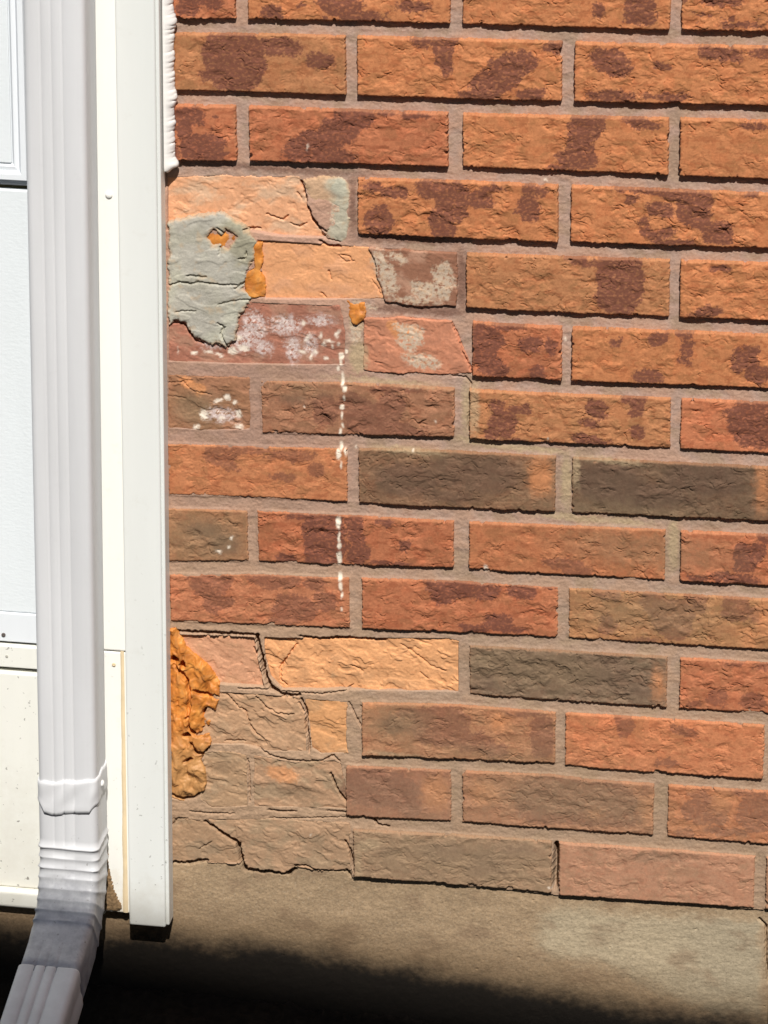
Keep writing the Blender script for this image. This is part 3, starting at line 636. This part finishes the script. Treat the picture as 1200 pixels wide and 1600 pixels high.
# orange expanding foam ------------------------------------------------
def foam_h(z, big, seed):
    HO = [(325,1116,8,8),(336,1090,4,4),(272,1032,6,5),(285,1040,4,6),(322,1142,6,5),(291,1150,5,4)]
    HOm = [(*inv(x, y), a/1.66, b/1.62) for x, y, a, b in HO]
    LIPS = [PX((292,1122),(296,1140),(306,1150),(320,1146),(330,1136)), PX((298,1162),(306,1178),(320,1178),(328,1168)), PX((272,1040),(292,1064),(296,1090),(294,1122)),
            PX((268,1244),(288,1250),(304,1248),(318,1240)), PX((288,1192),(298,1186)), PX((302,1080),(318,1086),(330,1088))]
    def f(U, V, s):
        x = U+seed*13
        wx = x+4*noise(x/12, V/16, 3); wy = V+4*noise(x/12, V/14, 4)
        t = fbm(wx/16, wy/24, 51, 3, .5); k = t*3; fl = np.floor(k)
        h = big*(.55*np.sqrt(np.clip(s, 0, 14)/14) + .20*t + .12*(fl+ss(.7, .98, k-fl)) + .22*np.abs(noise(wx/9, wy/22, 57)))
        h += .16*fbm(x/4, V/4, 53, 3)
        if big > 4:
            for cu, cv, a, b in HOm:
                h -= 13*(1-ss(.5, 1.1, np.hypot((U-cu)/a, (V-cv)/b)/1.35+.3*noise(U/3, V/3, 8)))
            for L in LIPS:
                d, run = ldist(U+1.0*noise(U/4, V/4, 6), V, L); h -= 9*(1-ss(.9, 2.5, d))*(.4+.6*np.sin(run*math.pi))
        return z + h
    return f
def foam_c(seed):
    v0 = inv(300, 1120)[1]; v1 = inv(300, 1200)[1]
    def f(U, V, s):
        n = fbm(U/12, V/12, 91+seed, 4); n2 = fbm(U/4, V/4, 92, 3)
        c = np.broadcast_to(lin(204, 128, 56), U.shape+(3,)).copy()*(1+.14*n+.12*n2)[..., None]
        c = mix(c, lin(232, 164, 84), ss(.1, .6, n)*.5)
        c = mix(c, lin(168, 98, 42), ss(.10, .5, -n)*.7)
        c = mix(c, lin(190, 128, 70), ss(.15, .35, fbm(U/7, V/9, 94, 4))*.6)
        if seed == 0: c = mix(c, lin(184, 138, 88), ss(v0, v1, V+10*n)*.85)
        return c
    return f
FOAM = [([(262,984),(274,982),(283,996),(290,1012),(306,1026),(322,1040),(334,1054),(343,1070),(342,1096),(334,1118),(326,1140),(330,1160),(324,1176),(314,1190),(322,1208),(320,1240),(306,1250),(286,1254),(262,1250)], -4.0, 8.0, 0, "long crumbling orange foam strip beside the foot of the trim"),
        ([(318,366),(348,358),(374,368),(352,392),(328,388)], -4.0, 3.4, 1, "orange foam showing through the hole in the grey patch"),
        ([(392,378),(409,380),(411,402),(406,424),(413,436),(414,467),(396,468),(382,466),(380,440),(386,426),(396,420)], -3.4, 3.4, 2, "orange foam wedge at the right edge of the grey patch"),
        ([(541,472),(553,478),(568,475),(571,490),(568,502),(558,511),(549,508),(543,494)], -5.5, 5.5, 3, "small orange foam plug in the joint below the smooth brick core")]
for pl, z, big, sd_, lab in FOAM:
    q = PX(*pl); a1 = Acc()
    a1.add(*relief(lambda U, V, q=q: psdf(U, V, q), foam_h(z, big, sd_), foam_c(sd_), bbox(q), .75, -15, 1.0, (.5, 1.2), 400+sd_))
    a1.build("foam_filler", M_foam, wall)["label"] = lab

# ================================================================== CONCRETE FOUNDATION
def found_patch(u0, u1, v0, v1, res):
    nu = int((u1-u0)/res)+1; nv = int((v1-v0)/res)+1
    U, V = np.meshgrid(u0+np.arange(nu)*res, v0+np.arange(nv)*res)
    n = fbm(U/60, V/40, 11, 4); n2 = fbm(U/9, V/7, 12, 5, .6); n3 = fbm(U/2.4, V/2.4, 13, 3)
    H = -6.0 + .8*n + .35*n2 + .22*n3 + .08*noise(U/1.1, V/1.1, 14) - 1.0*ss(.80, .95, fbm(U/7, V/5, 18, 3))
    par = PX((845,1430),(880,1420),(1000,1432),(1188,1440),(1192,1590),(1120,1592),(1000,1540),(930,1505),(860,1500),(838,1478))
    sp = psdf(U, V, par) + 5*fbm(U/16, V/12, 15, 4)
    H += .35*ss(-3, 7, sp) + .16*ss(0, 4, sp)*fbm((U+V*.2)/22, V/3.5, 16, 3)
    c = np.broadcast_to(lin(160, 136, 108), U.shape+(3,)).copy()*(1+.14*n+.12*n2+.12*n3)[..., None]
    c = mix(c, lin(177, 161, 134)*(1+.08*n2)[..., None], ss(-10, 12, sp+5*n2)*.85)
    c = mix(c, lin(156, 144, 122), ss(0, 6, sp)*ss(inv(1000, 1500)[0], inv(1150, 1500)[0], U)*.5)
    c = mix(c, lin(96, 82, 68), ss(.42, .55, fbm(U/2.2, V/2.2, 44, 2))*.3); c = mix(c, lin(196, 180, 156), ss(.45, .6, fbm(U/2.6, V/2.6, 45, 2))*.2)
    c = mix(c, lin(132, 108, 86), ss(.1, .6, fbm(U/45, V/35, 17, 4))*.5)
    # ragged mud splash plus shade painted into the colour along the shadow edge
    kx = [inv(x, 1500)[0] for x in (0, 270, 450, 600, 800, 1000, 1200)]
    kv = [inv(x, y)[1] for x, y in ((0,1460), (270,1478), (450,1492), (600,1518), (800,1552), (1000,1588), (1200,1612))]
    line = np.interp(U, kx, kv)
    mud_shade = ss(-26, 12, V-line + 11*n + 7*n2)
    c = mix(c, lin(92, 72, 48)*1.0, ss(-62, -12, V-line+12*n+6*n2)*.55)
    c = mix(c, lin(20, 17, 14), mud_shade*.97)
    H -= crack_cut(U, V)*(V < inv(500, 1400)[1]) if res < 1 else 0
    ck = PX((1186,1440),(1196,1450),(1196,1500),(1200,1540)); d, _ = ldist(U+.7*noise(U/4, V/4, 2), V, ck); H -= 5*(1-ss(.6, 1.6, d))
    idx = np.arange(nu*nv).reshape(nv, nu)
    q = np.stack([idx[1:, :-1].ravel(), idx[1:, 1:].ravel(), idx[:-1, 1:].ravel(), idx[:-1, :-1].ravel()], 1)
    P = np.stack([U.ravel()/1000, -H.ravel()/1000, (V0-V.ravel())/1000], 1)
    return P, q, c.reshape(-1, 3)
af = Acc(); vf = inv(400, 1335)[1]; vG = V0+120
uF0 = inv(-10, 1500)[0]
af.add(*found_patch(uF0, uR+14, vf, vG, .8))
af.add(*found_patch(uR+14, uR+900, vf, vG, 3.0)); af.add(*found_patch(uF0-900, uF0, vf+30, vG, 3.0))
fo = af.build("concrete_foundation", M_conc, None)
tag(fo, kind="thing"); tag(fo, "stained concrete foundation strip below the brick wall, pale patch at right", "foundation")

# ================================================================== GROUND
def ground(x0, x1, y0, y1, res, fine=True):
    nx = int((x1-x0)/res)+1; ny = int((y1-y0)/res)+1
    X, Y = np.meshgrid(np.linspace(x0, x1, nx), np.linspace(y0, y1, ny))
    xr = inv(1200, 1600)[0]
    base = -.02 - .06*np.clip(-Y, 0, .6) - ss(0, xr, X)*28.0/1000*1000*.001
    mmx, mmy = X*1000, Y*1000
    cl = 6*fbm(mmx/60, mmy/60, 1, 3) + 4*fbm(mmx/16, mmy/16, 2, 4, .6) + 2.2*np.abs(fbm(mmx/6, mmy/6, 3, 3))
    gx = inv(70, 1560, 80)[0]/1000
    gully = -28*np.exp(-((X-gx)/.07)**2)*ss(.02, -.05, Y)
    Z = base + (cl*(1-ss(.8, 3, -Y)*.8) + gully + 10*np.exp(-(Y/.03)**2))/1000 + .0
    col = np.broadcast_to(lin(30, 25, 20), X.shape+(3,)).copy()*(1+.3*fbm(mmx/9, mmy/9, 5, 4))[..., None]
    far = ss(.5, 1.2, -Y + .1*fbm(mmx/200, mmy/200, 6, 3)); col = mix(col, np.array([.055, .055, .052]), far)
    idx = np.arange(nx*ny).reshape(ny, nx)
    q = np.stack([idx[:-1, :-1].ravel(), idx[:-1, 1:].ravel(), idx[1:, 1:].ravel(), idx[1:, :-1].ravel()], 1)
    return np.stack([X.ravel(), Y.ravel(), Z.ravel()], 1), q, col.reshape(-1, 3)
# one sheet: fine by the wall, stretched to the horizon
def warp_axis(a, lo, hi, fine, n_out, reach):
    core = np.arange(lo, hi, fine); k = np.geomspace(fine*2, reach, n_out)
    return np.concatenate([lo-k[::-1], core, hi+k])
def ground_sheet():
    xs = warp_axis(0, -.45, .55, .0025, 60, 150)
    ys = np.concatenate([np.arange(.01, -.42, -.0025), -.42-np.geomspace(.006, 150, 70)])
    X, Y = np.meshgrid(xs, ys)
    mmx, mmy = X*1000, Y*1000
    xr = inv(1200, 1600)[0]/1000; xl = inv(270, 1600)[0]/1000
    base = np.interp(X, [xl-.1, xl, xr, xr+.3], [.006, .004, -.034, -.034]) - .07*np.clip(-Y, 0, .6)
    near = 1-ss(1.0, 4, -Y)
    cl = 6*fbm(mmx/60, mmy/60, 1, 3) + 5*fbm(mmx/16, mmy/16, 2, 4, .6) + 3*np.abs(fbm(mmx/6, mmy/6, 3, 3))
    gx = inv(80, 1560, 80)[0]/1000
    gully = -42*np.exp(-((X-gx)/.07)**2)*ss(.0, .05, -Y)*(1-ss(.5, .9, -Y))
    Z = base + (cl*near*np.exp(-((X-.05)/1.6)**2) + gully)/1000
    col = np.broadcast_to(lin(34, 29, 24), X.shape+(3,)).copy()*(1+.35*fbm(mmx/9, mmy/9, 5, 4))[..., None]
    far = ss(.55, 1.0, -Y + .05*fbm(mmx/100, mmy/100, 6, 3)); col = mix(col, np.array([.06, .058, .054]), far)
    nx, ny = len(xs), len(ys); idx = np.arange(nx*ny).reshape(ny, nx)
    q = np.stack([idx[1:, :-1].ravel(), idx[1:, 1:].ravel(), idx[:-1, 1:].ravel(), idx[:-1, :-1].ravel()], 1)
    return np.stack([X.ravel(), Y.ravel(), Z.ravel()], 1), q, col.reshape(-1, 3)
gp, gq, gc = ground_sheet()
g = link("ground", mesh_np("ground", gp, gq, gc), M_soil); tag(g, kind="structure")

# ================================================================== WHITE TRIM BOARD
M_trim = paint_mat("trim_vinyl", (.80, .815, .785), .4, (.42, .36, .26), .35, .10, .16, spots=.6)
M_caulk = paint_mat("caulk", (.90, .87, .83), .6)
M_spout = paint_mat("spout_paint", (.735, .735, .745), .42, (.40, .38, .37), .35, .05, .15, streak=.07, tex=.05, texscale=40)
M_elbow = paint_mat("elbow_paint", (.73, .73, .74), .36, (.17, .17, .21), .85, .085, .175, streak=.1, spots=.5)  # blue-grey ramp paints the shade at the bend into the colour, with dirt
M_door = paint_mat("door_paint", (.80, .84, .86), .45, tex=.12, texscale=220)
M_doorflat = paint_mat("door_frame_paint", (.82, .85, .88), .4)
M_cream = paint_mat("cream_board_paint", (.87, .86, .79), .55, (.50, .44, .32), .30, .07, .30, spots=.8)
M_jamb = paint_mat("jamb_paint", (.88, .87, .82), .45, (.66, .54, .36), .6, .09, .15, spots=.4)
M_gap = plain_mat("rubber_seal", (.05, .045, .02), .8)
M_rust = plain_mat("rust_stain", (.72, .58, .38), .9, .1)
M_screw = plain_mat("steel_screw", (.12, .10, .09), .5)
M_pscrew = plain_mat("painted_screw", (.82, .81, .78), .4)

def zof(px, py, d): return (V0 - inv(px, py, d)[1])/1000.0
def xof(px, py, d): return inv(px, py, d)[0]/1000.0
DT = 22.0
tx0, tx1 = xof(189.5, 720, DT), xof(249, 720, DT); tz = zof(232, 1448, DT); ztop = 2.35
trim = empty("trim_board", "long white vertical trim board between the downspout and the brick wall", "trim", ((tx0+tx1)/2, -DT/1000, tz))
o = bevel_box("casing", [(tx0, tx1, -.022, .030, tz, ztop)], M_trim, trim, .0022, 3)
# raised rounded lip on the right arris
bevel_box("edge_bead", [(tx1-.0002, tx1+.0035, -.0195, .0, tz+.002, ztop)], M_trim, trim, .0012, 2)
# caulk bead between trim and the three upper courses
def caulk():
    z0, z1 = zof(262, 264, 4), ztop
    zs = np.arange(z0, z1, .0012); vs, fs = [], []
    xc = xof(246, 130, 4)-.0012; seg = 9
    vj = [(V0 - inv(262, y)[1])/1000 for y in (38, 152, 262)]
    for k, z in enumerate(zs):
        w = .0068 + .0005*math.sin(z*310) + .0014*float(noise(np.array([z*260.]), np.array([2.]), 5)[0]) + .0010*float(noise(np.array([z*520.]), np.array([7.]), 6)[0])
        zz = z; 
        for zj in vj:
            w += .0030*math.exp(-((z-zj-.004)/.006)**2)
        zj = vj[0]
        mm = (z-vj[0]) % .0665
        if z > vj[0]+.03: w += .0042*math.exp(-((min(mm, .0665-mm))/.007)**2)
        if k < 4: w *= .3+.17*k
        for i in range(seg):
            a = math.pi*i/(seg-1)
            vs.append((xc + w*math.sin(a*.5)*1.0, -.0125*(1-.85*(i/(seg-1))**1.6) + .0015, zz + .0005*math.sin(i+z*900)))
    for k in range(len(zs)-1):
        for i in range(seg-1):
            a = k*seg+i; fs.append((a, a+1, a+seg+1, a+seg))
    me = bpy.data.meshes.new("caulk_bead"); me.from_pydata(vs, [], fs); me.update()
    o = link("caulk_bead", me, M_caulk, trim)
    md = o.modifiers.new("solid", 'SOLIDIFY'); md.thickness = .002; md.offset = 1
    o["label"] = "bright white lumpy bead of caulk along the upper bricks"
caulk()

# ================================================================== JAMB STRIP
DJ = 8.0
jx0, jx1 = xof(140, 700, DJ), tx0+.004
jz = zof(182, 1428, DJ); zj = zof(178, 1020, DJ)
jamb = empty("door_jamb", "narrow white jamb strip with a seam and rusty stain, behind the downspout", "jamb", (jx0, -.008, jz))
bevel_box("upper_strip", [(jx0, jx1-.001, -.008, .03, zj+.0012, ztop)], M_jamb, jamb, .002, 3)
bevel_box("lower_strip", [(jx0, jx1-.001, -.0065, .03, jz, zj)], M_jamb, jamb, .002, 3)
bevel_box("stop_bead", [(jx1-.0045, jx1-.0012, -.0112, -.0062, zof(186, 985, 8), ztop)], M_jamb, jamb, .001, 2)
# rusty water track along the lower strip
def rust():
    x = tx0 - .0068; z0, z1 = jz+.001, zof(192, 1010, 7); n = 160; vs = []; fs = []
    for k in range(n+1):
        z = z0+(z1-z0)*k/n; t = k/n
        w = .0026*(1-.6*t)*(1+.12*math.sin(k*.17)+.1*random.random()); w = max(w, .0006)
        for i, (dx, dy) in enumerate(((-w, .0004), (-w*.5, -.0004), (.001, -.0005), (.0024, .0004))):
            vs.append((x+dx, -.0069+dy, z))
    for k in range(n):
        for i in range(3): a = k*4+i; fs.append((a, a+1, a+5, a+4))
    me = bpy.data.meshes.new("rust_track"); me.from_pydata(vs, [], fs); me.update(); link("rust_track", me, M_rust, jamb)
rust()
disc_head("screw", *inv(161, 305, 8), 8, 3.4, 2.0, M_pscrew, jamb)
disc_head("screw", *inv(184, 1040, 7), 6.5, 1.9, 1.0, M_rust, jamb, dome=False)
# dirt and mud flakes caught at the foot of the jamb
def foot_dirt():
    a1 = Acc(); q = [inv(x, y, 7) for x, y in ((172,1328),(180,1322),(186,1370),(194,1395),(206,1420),(202,1426),(166,1424),(168,1390))]
    def h(U, V, s): return 7.6+.8*fbm(U/4, V/4, 2, 3)+.6*ss(0, 3, s)
    def c(U, V, s): return np.broadcast_to(lin(128, 104, 76), U.shape+(3,))*(1+.3*fbm(U/3, V/3, 5, 3))[..., None]
    a1.add(*relief(lambda U, V: psdf(U, V, q)-2.0*np.clip(noise(U/2.5, V/2.5, 4), 0, 1), h, c, bbox(q), .6, 5.5, .4, (.6, 1.0), 3))
    a1.build("dirt_crust", M_mortar, jamb)
foot_dirt()

# ================================================================== GARAGE DOOR
DG = -6.0
gx1 = jx0+.006; gx0 = gx1-1.05
z297, z1010, z1050, z1390, z1415 = (zof(40, y, DG) for y in (298, 1009, 1050, 1388, 1416))
door = empty("garage_door", "white panelled garage door at the far left, behind the downspout", "garage door", ((gx0+gx1)/2, .006, z1050))
yg = -DG/1000
# upper section: sheet with a raised moulding frame round a flat field
bevel_box("upper_section", [(gx0, gx1, yg, yg+.04, z297+.0022, ztop)], M_doorflat, door, .002, 2)
xm = xof(27, 250, DG+5); zm = zof(10, 262, DG+5)
def frame(name, x0, x1, z0, z1, y, w, t, m, parent):
    vs, fs = [], []
    prof = [(0, 0), (w*.15, t), (w*.45, t), (w*.6, t*.35), (w*.85, t*.55), (w, 0)]
    corners = [(x0, z0, 1, 1), (x1, z0, -1, 1), (x1, z1, -1, -1), (x0, z1, 1, -1)]
    for cx, cz, sx, sz in corners:
        for o_, h in prof: vs.append((cx+sx*o_, y-h, cz+sz*o_))
    n = len(prof)
    for c in range(4):
        for i in range(n-1):
            a = c*n+i; b = ((c+1) % 4)*n+i; fs.append((a, b, b+1, a+1))
    me = bpy.data.meshes.new(name); me.from_pydata(vs, [], fs); me.update(); return link(name, me, m, parent, False)
frame("moulding", gx0+.05, xof(35, 250, DG+5), zof(10, 288, DG+5), ztop-.05, yg-.0002, .017, .006, M_doorflat, door)
bevel_box("glazed_field", [(gx0+.068, xof(35, 250, DG+5)-.0175, yg-.003, yg-.0002, zof(10, 288, DG+5)+.0175, ztop-.068)], M_door, door, .001, 2)
# textured lower section and its bottom rail
zrail = zof(40, 962, DG)
bevel_box("lower_section", [(gx0, gx1, yg+.0004, yg+.04, zrail, z297-.0022)], M_door, door, .0015, 2)
bevel_box("bottom_rail", [(gx0, gx1, yg-.0012, yg+.04, z1010+.0008, zrail-.0004)], M_doorflat, door, .0012, 2)
bevel_box("gap_seal", [(gx0, gx1, yg+.006, yg+.02, z297-.006, z297+.006), (gx0, gx1, yg+.005, yg+.02, z1050-.006, z1010+.006)], M_gap, door, 0)
bevel_box("retainer_strip", [(gx0, gx1, yg-.004, yg+.0048, z1050+.0026, z1010-.0022)], M_cream, door, .0012, 2)
disc_head("screw", *inv(11, 997, DG+2), DG+1.2, 2.1, .9, M_screw, door, dome=False)
disc_head("screw", *inv(17, 1030, DG+4), DG+4.0, 1.5, .5, plain_mat("stain_dot", (.5, .48, .42)), door, dome=False)

kick = empty("base_board", "cream painted board below the garage door with a rolled lower edge", "board", ((gx0+gx1)/2, yg, z1415))
bevel_box("board", [(gx0, gx1, yg-.005, yg+.04, z1390, z1050-.0022)], M_cream, kick, .0022, 3)
bevel_box("drip_edge", [(gx0, gx1, yg-.012, yg+.04, z1415, z1390-.0004)], M_cream, kick, .004, 4)

# ================================================================== DOWNSPOUT
DS = 66.0                                            # front face, mm in front of the bricks
sx0, sx1 = xof(46, 600, DS)*1000, xof(139, 600, DS)*1000
sw = sx1-sx0; sxc = (sx0+sx1)/2; sdp = 50.0; syc = DS-sdp/2
spout = empty("downspout", "white ribbed metal downspout with a crimped elbow kicking out at its foot", "downspout", (sxc/1000, -syc/1000, 0.05))
def section(w, d, rib=1.6, rr=6.0):
    """outline of the pipe, counter-clockwise seen from the flow; b>0 is the front"""
    pts = []
    hw, hd = w/2, d/2
    def arc(cx, cy, a0, a1, n=5):
        for i in range(n): 
            a = math.radians(a0+(a1-a0)*i/(n-1)); pts.append((cx+rr*math.cos(a), cy+rr*math.sin(a)))
    arc(hw-rr, hd-rr, 0, 90)
    for f, w_ in ((.13, 2.0), (-.05, 2.0), (-.22, 2.0)):            # three shallow grooves, right to left
        c = f*w
        pts.extend([(c+w_, hd), (c+w_*.45, hd-rib*.5), (c, hd-rib), (c-w_*.45, hd-rib*.5), (c-w_, hd)])
    arc(-hw+rr, hd-rr, 90, 180)
    pts.extend([(-hw, hd*.35), (-hw+rib*.6, .18*hd), (-hw+rib*.6, -.18*hd), (-hw, -hd*.35)])
    arc(-hw+rr, -hd+rr, 180, 270); arc(hw-rr, -hd+rr, 270, 360)
    pts.extend([(hw, -hd*.35), (hw-rib*.6, -.18*hd), (hw-rib*.6, .18*hd), (hw, hd*.35)])
    return pts
def sweep(name, rings, m, parent, smooth=True, solid=1.0):
    """rings: (x, d, z(mm above ground), angle from straight down, [points])"""
    vs, fs = [], []; n = len(rings[0][4])
    for x, d, z, th, pts in rings:
        c, s = math.cos(th), math.sin(th)
        for a, b in pts:
            dd = d + b*c; zz = z + b*s
            vs.append(((x+a)/1000, -dd/1000, zz/1000))
    for k in range(len(rings)-1):
        for i in range(n):
            j = (i+1) % n; fs.append((k*n+i, k*n+j, (k+1)*n+j, (k+1)*n+i))
    me = bpy.data.meshes.new(name); me.from_pydata(vs, [], fs); me.update()
    o = link(name, me, m, parent, smooth)
    if solid: md = o.modifiers.new("solid", 'SOLIDIFY'); md.thickness = solid/1000; md.offset = -1
    return o
zz = lambda y: zof(100, y, DS)*1000
base_pts = section(sw, sdp, 1.0)
sweep("pipe", [(sxc, syc, z, 0, base_pts) for z in list(np.linspace(ztop*1000, zz(1262), 30))+[zz(1262)-1.0]], M_spout, spout)
# sealant collar with a sagging wavy lower edge
def collar():
    p = section(sw+2.2, sdp+2.2, .8, 7.5); rings = []
    def ringz(zf, grow, lump):
        out = []
        for i, (a, b) in enumerate(p):
            out.append((a*(1+grow), b*(1+grow)))
        return out
    vs, fs = [], []; n = len(p); lv = 9
    for k in range(lv):
        t = k/(lv-1)
        for i, (a, b) in enumerate(p):
            wav = 2.4*math.sin(a*.115+.4) + 1.2*math.sin(a*.31+1.0) + .5*math.sin(a*.9+b*.2)
            ztop_ = zz(1222) + 1.2*math.sin(a*.3+b*.3) + 2.5*math.sin(a*.07)
            zbot_ = zz(1275) + wav + 13*float(ss(.36, .50, abs(a)/sw))
            g = (.1 if k == 0 else .6 + .25*math.sin(t*7+a*.15) + (.35 if k >= lv-2 else 0)) if k < lv-1 else .5
            gx_ = math.copysign(g, a)*(1 if abs(a) > sw*.38 else 0); gy_ = math.copysign(g, b)*(1 if abs(b) > sdp*.38 else 0)
            bump = .9*math.sin(a*.22+t*5)*math.sin(t*math.pi)
            vs.append(((sxc+a+gx_*.8)/1000, -(syc+b+gy_*.8+(bump if b > 20 else 0))/1000, (ztop_*(1-t)+zbot_*t)/1000))
    for k in range(lv-1):
        for i in range(n):
            j = (i+1) % n; fs.append((k*n+i, k*n+j, (k+1)*n+j, (k+1)*n+i))
    me = bpy.data.meshes.new("sealant_collar"); me.from_pydata(vs, [], fs); me.update()
    o = link("sealant_collar", me, M_spout, spout); md = o.modifiers.new("solid", 'SOLIDIFY'); md.thickness = .0016; md.offset = -1
    return o
col_o = collar()
for px_ in (163, 61):
    u, v = inv(px_, 1236, DS-22)
    me = bpy.data.meshes.new("screw")
    sgn = 1 if px_ > 100 else -1; xx = sxc + sgn*(sw/2+1.8); vs = []; fs = []
    for k, (h, r) in enumerate(((0, 3.6), (1.6, 3.2), (2.4, 1.6), (2.6, .05))):
        for i in range(12):
            a = i*math.pi/6; vs.append(((xx+sgn*h)/1000, -(DS-20+r*math.cos(a))/1000, (zz(1236)+r*math.sin(a))/1000))
    for k in range(3):
        for i in range(12): j = (i+1) % 12; fs.append((k*12+i, k*12+j, (k+1)*12+j, (k+1)*12+i))
    me.from_pydata(vs, [], fs); me.update(); link("screw", me, M_pscrew, col_o)
# elbow: sleeve, crimped bend, short outlet
TH = math.radians(74)
zE = zz(1345); rad = 92.0
rings = []; outer = section(sw+1.6, sdp+1.6, 1.1, 7.0)
def grow(pts, g): return [(a+math.copysign(g, a)*(abs(a) > sw*.36), b+math.copysign(g, b)*(abs(b) > sdp*.30)) for a, b in pts]
flat = section(sw+1.6, sdp+1.6, .15, 7.0)
def lerp_pts(p, q, t): return [(a*(1-t)+c*t, b*(1-t)+d*t) for (a, b), (c, d) in zip(p, q)]
for z in [zz(1258)+1.0]+list(np.linspace(zz(1258), zE+14, 8)): rings.append((sxc, syc, z, 0, lerp_pts(outer, flat, .25)))
N_CR = 8; yy, zc_ = syc, zE
path = []
def elbow_pos(t):                                   # t<0: straight part above the bend
    if t <= 0: return syc, zE - t, 0.0
    th = TH*t
    # bend about a centre in front of the pipe
    cy = syc + rad
    return cy - rad*math.cos(th), zE - rad*math.sin(th), th
cr = [(-12.0, None)]
for k in range(N_CR):
    t0 = -.14 + .98*k/N_CR; t1 = -.14 + .98*(k+1)/N_CR
    q_ = random.uniform(.75, 1.35)
    for f, g in ((.0, .9), (.10, 1.05), (.22, .15), (.6, .1), (.9, .45)):
        t = t0+(t1-t0)*f
        if t < 0: y_, z_, th_ = syc, zE - t*rad, 0
        else: y_, z_, th_ = elbow_pos(min(t, 1))
        rings.append((sxc, y_, z_ + random.uniform(-.4, .4), th_, [(a+.25*math.sin(b*.4+k), b+.35*q_*math.sin(a*.13+k*1.9)) for a, b in grow(flat, g*q_)]))
ye, ze, _t = elbow_pos(1.0)
def along(s): return ye + math.sin(TH)*s, ze - math.cos(TH)*s
for s in (3, 6, 10, 24, 44):
    y_, z_ = along(s); rings.append((sxc, y_, z_, TH, lerp_pts(flat, outer, min(.7, s/30))))
sweep("elbow", rings, M_elbow, spout)["label"] = "crimped grey-white elbow, bluish shade and dirt painted in at the bend"
# extension pipe slid over the outlet
ext = section(sw+4.2, sdp+4.0, 2.2, 6.0)
xl = []
for s in (38, 39.2, 60, 100, 150, 210):
    y_, z_ = along(s); xl.append((sxc, y_, z_, TH, ext))
# the ground carries the far end: flatten the last part
sweep("extension_pipe", xl, M_spout, spout)

# ================================================================== SUN BLOCKER (unseen, added behind the camera; its roof edge shades the foot of the wall)
P1 = Vector(W(*inv(270, 1482))); P2 = Vector(W(*inv(1000, 1600)))
YH = -4.4
def to_plane(p): t = (YH - p.y)/sd.y; return p + sd*t
Q1, Q2 = to_plane(P1), to_plane(P2)
sl_ = (Q2.z-Q1.z)/(Q2.x-Q1.x)
xa, xb = Q1.x-4.0, Q1.x+4.5
za, zb = Q1.z+sl_*(xa-Q1.x), Q1.z+sl_*(xb-Q1.x)
blocker = empty("shade_blocker", "unseen tan house with a low sloping roof, behind the photographer", "blocker", ((xa+xb)/2, YH-3, 0))
def prism(name, pts, y0, y1, m, parent):
    n = len(pts); vs = [(x, y0, z) for x, z in pts]+[(x, y1, z) for x, z in pts]
    fs = [tuple(range(n)), tuple(range(2*n-1, n-1, -1))]+[(i, i+n, (i+1) % n+n, (i+1) % n) for i in range(n)]
    me = bpy.data.meshes.new(name); me.from_pydata(vs, [], fs); me.update(); return link(name, me, m, parent, False)
prism("wall", [(xa+.3, -.3), (xb-.3, -.3), (xb-.3, zb-.22), (xa+.3, za-.22)], YH-.3, YH-6, plain_mat("render_tan", (.42, .36, .28), .9), blocker)
prism("roof", [(xa, za-.16), (xb, zb-.16), (xb, zb), (xa, za)], YH, YH-6.3, plain_mat("roof_shingle", (.10, .09, .085), .95), blocker)

# the trim, jamb, door and pipe hang a degree out of true against the brick courses
LEAN = math.radians(1.15)
pv = Vector((xof(225, 760, 20), 0, zof(225, 760, 20)))
RM = Matrix.Translation(pv) @ Matrix.Rotation(LEAN, 4, 'Y') @ Matrix.Translation(-pv)
RS = Matrix.Translation(pv + Vector((-.0025, 0, 0))) @ Matrix.Rotation(math.radians(1.4), 4, 'Y') @ Matrix.Translation(-pv)
for o in (trim, jamb, door, kick, spout):
    o.matrix_world = (RS if o is spout else RM) @ Matrix.Translation(o.location)

for o in (wall, trim, jamb, door, kick, spout, blocker): o["kind"] = "thing"
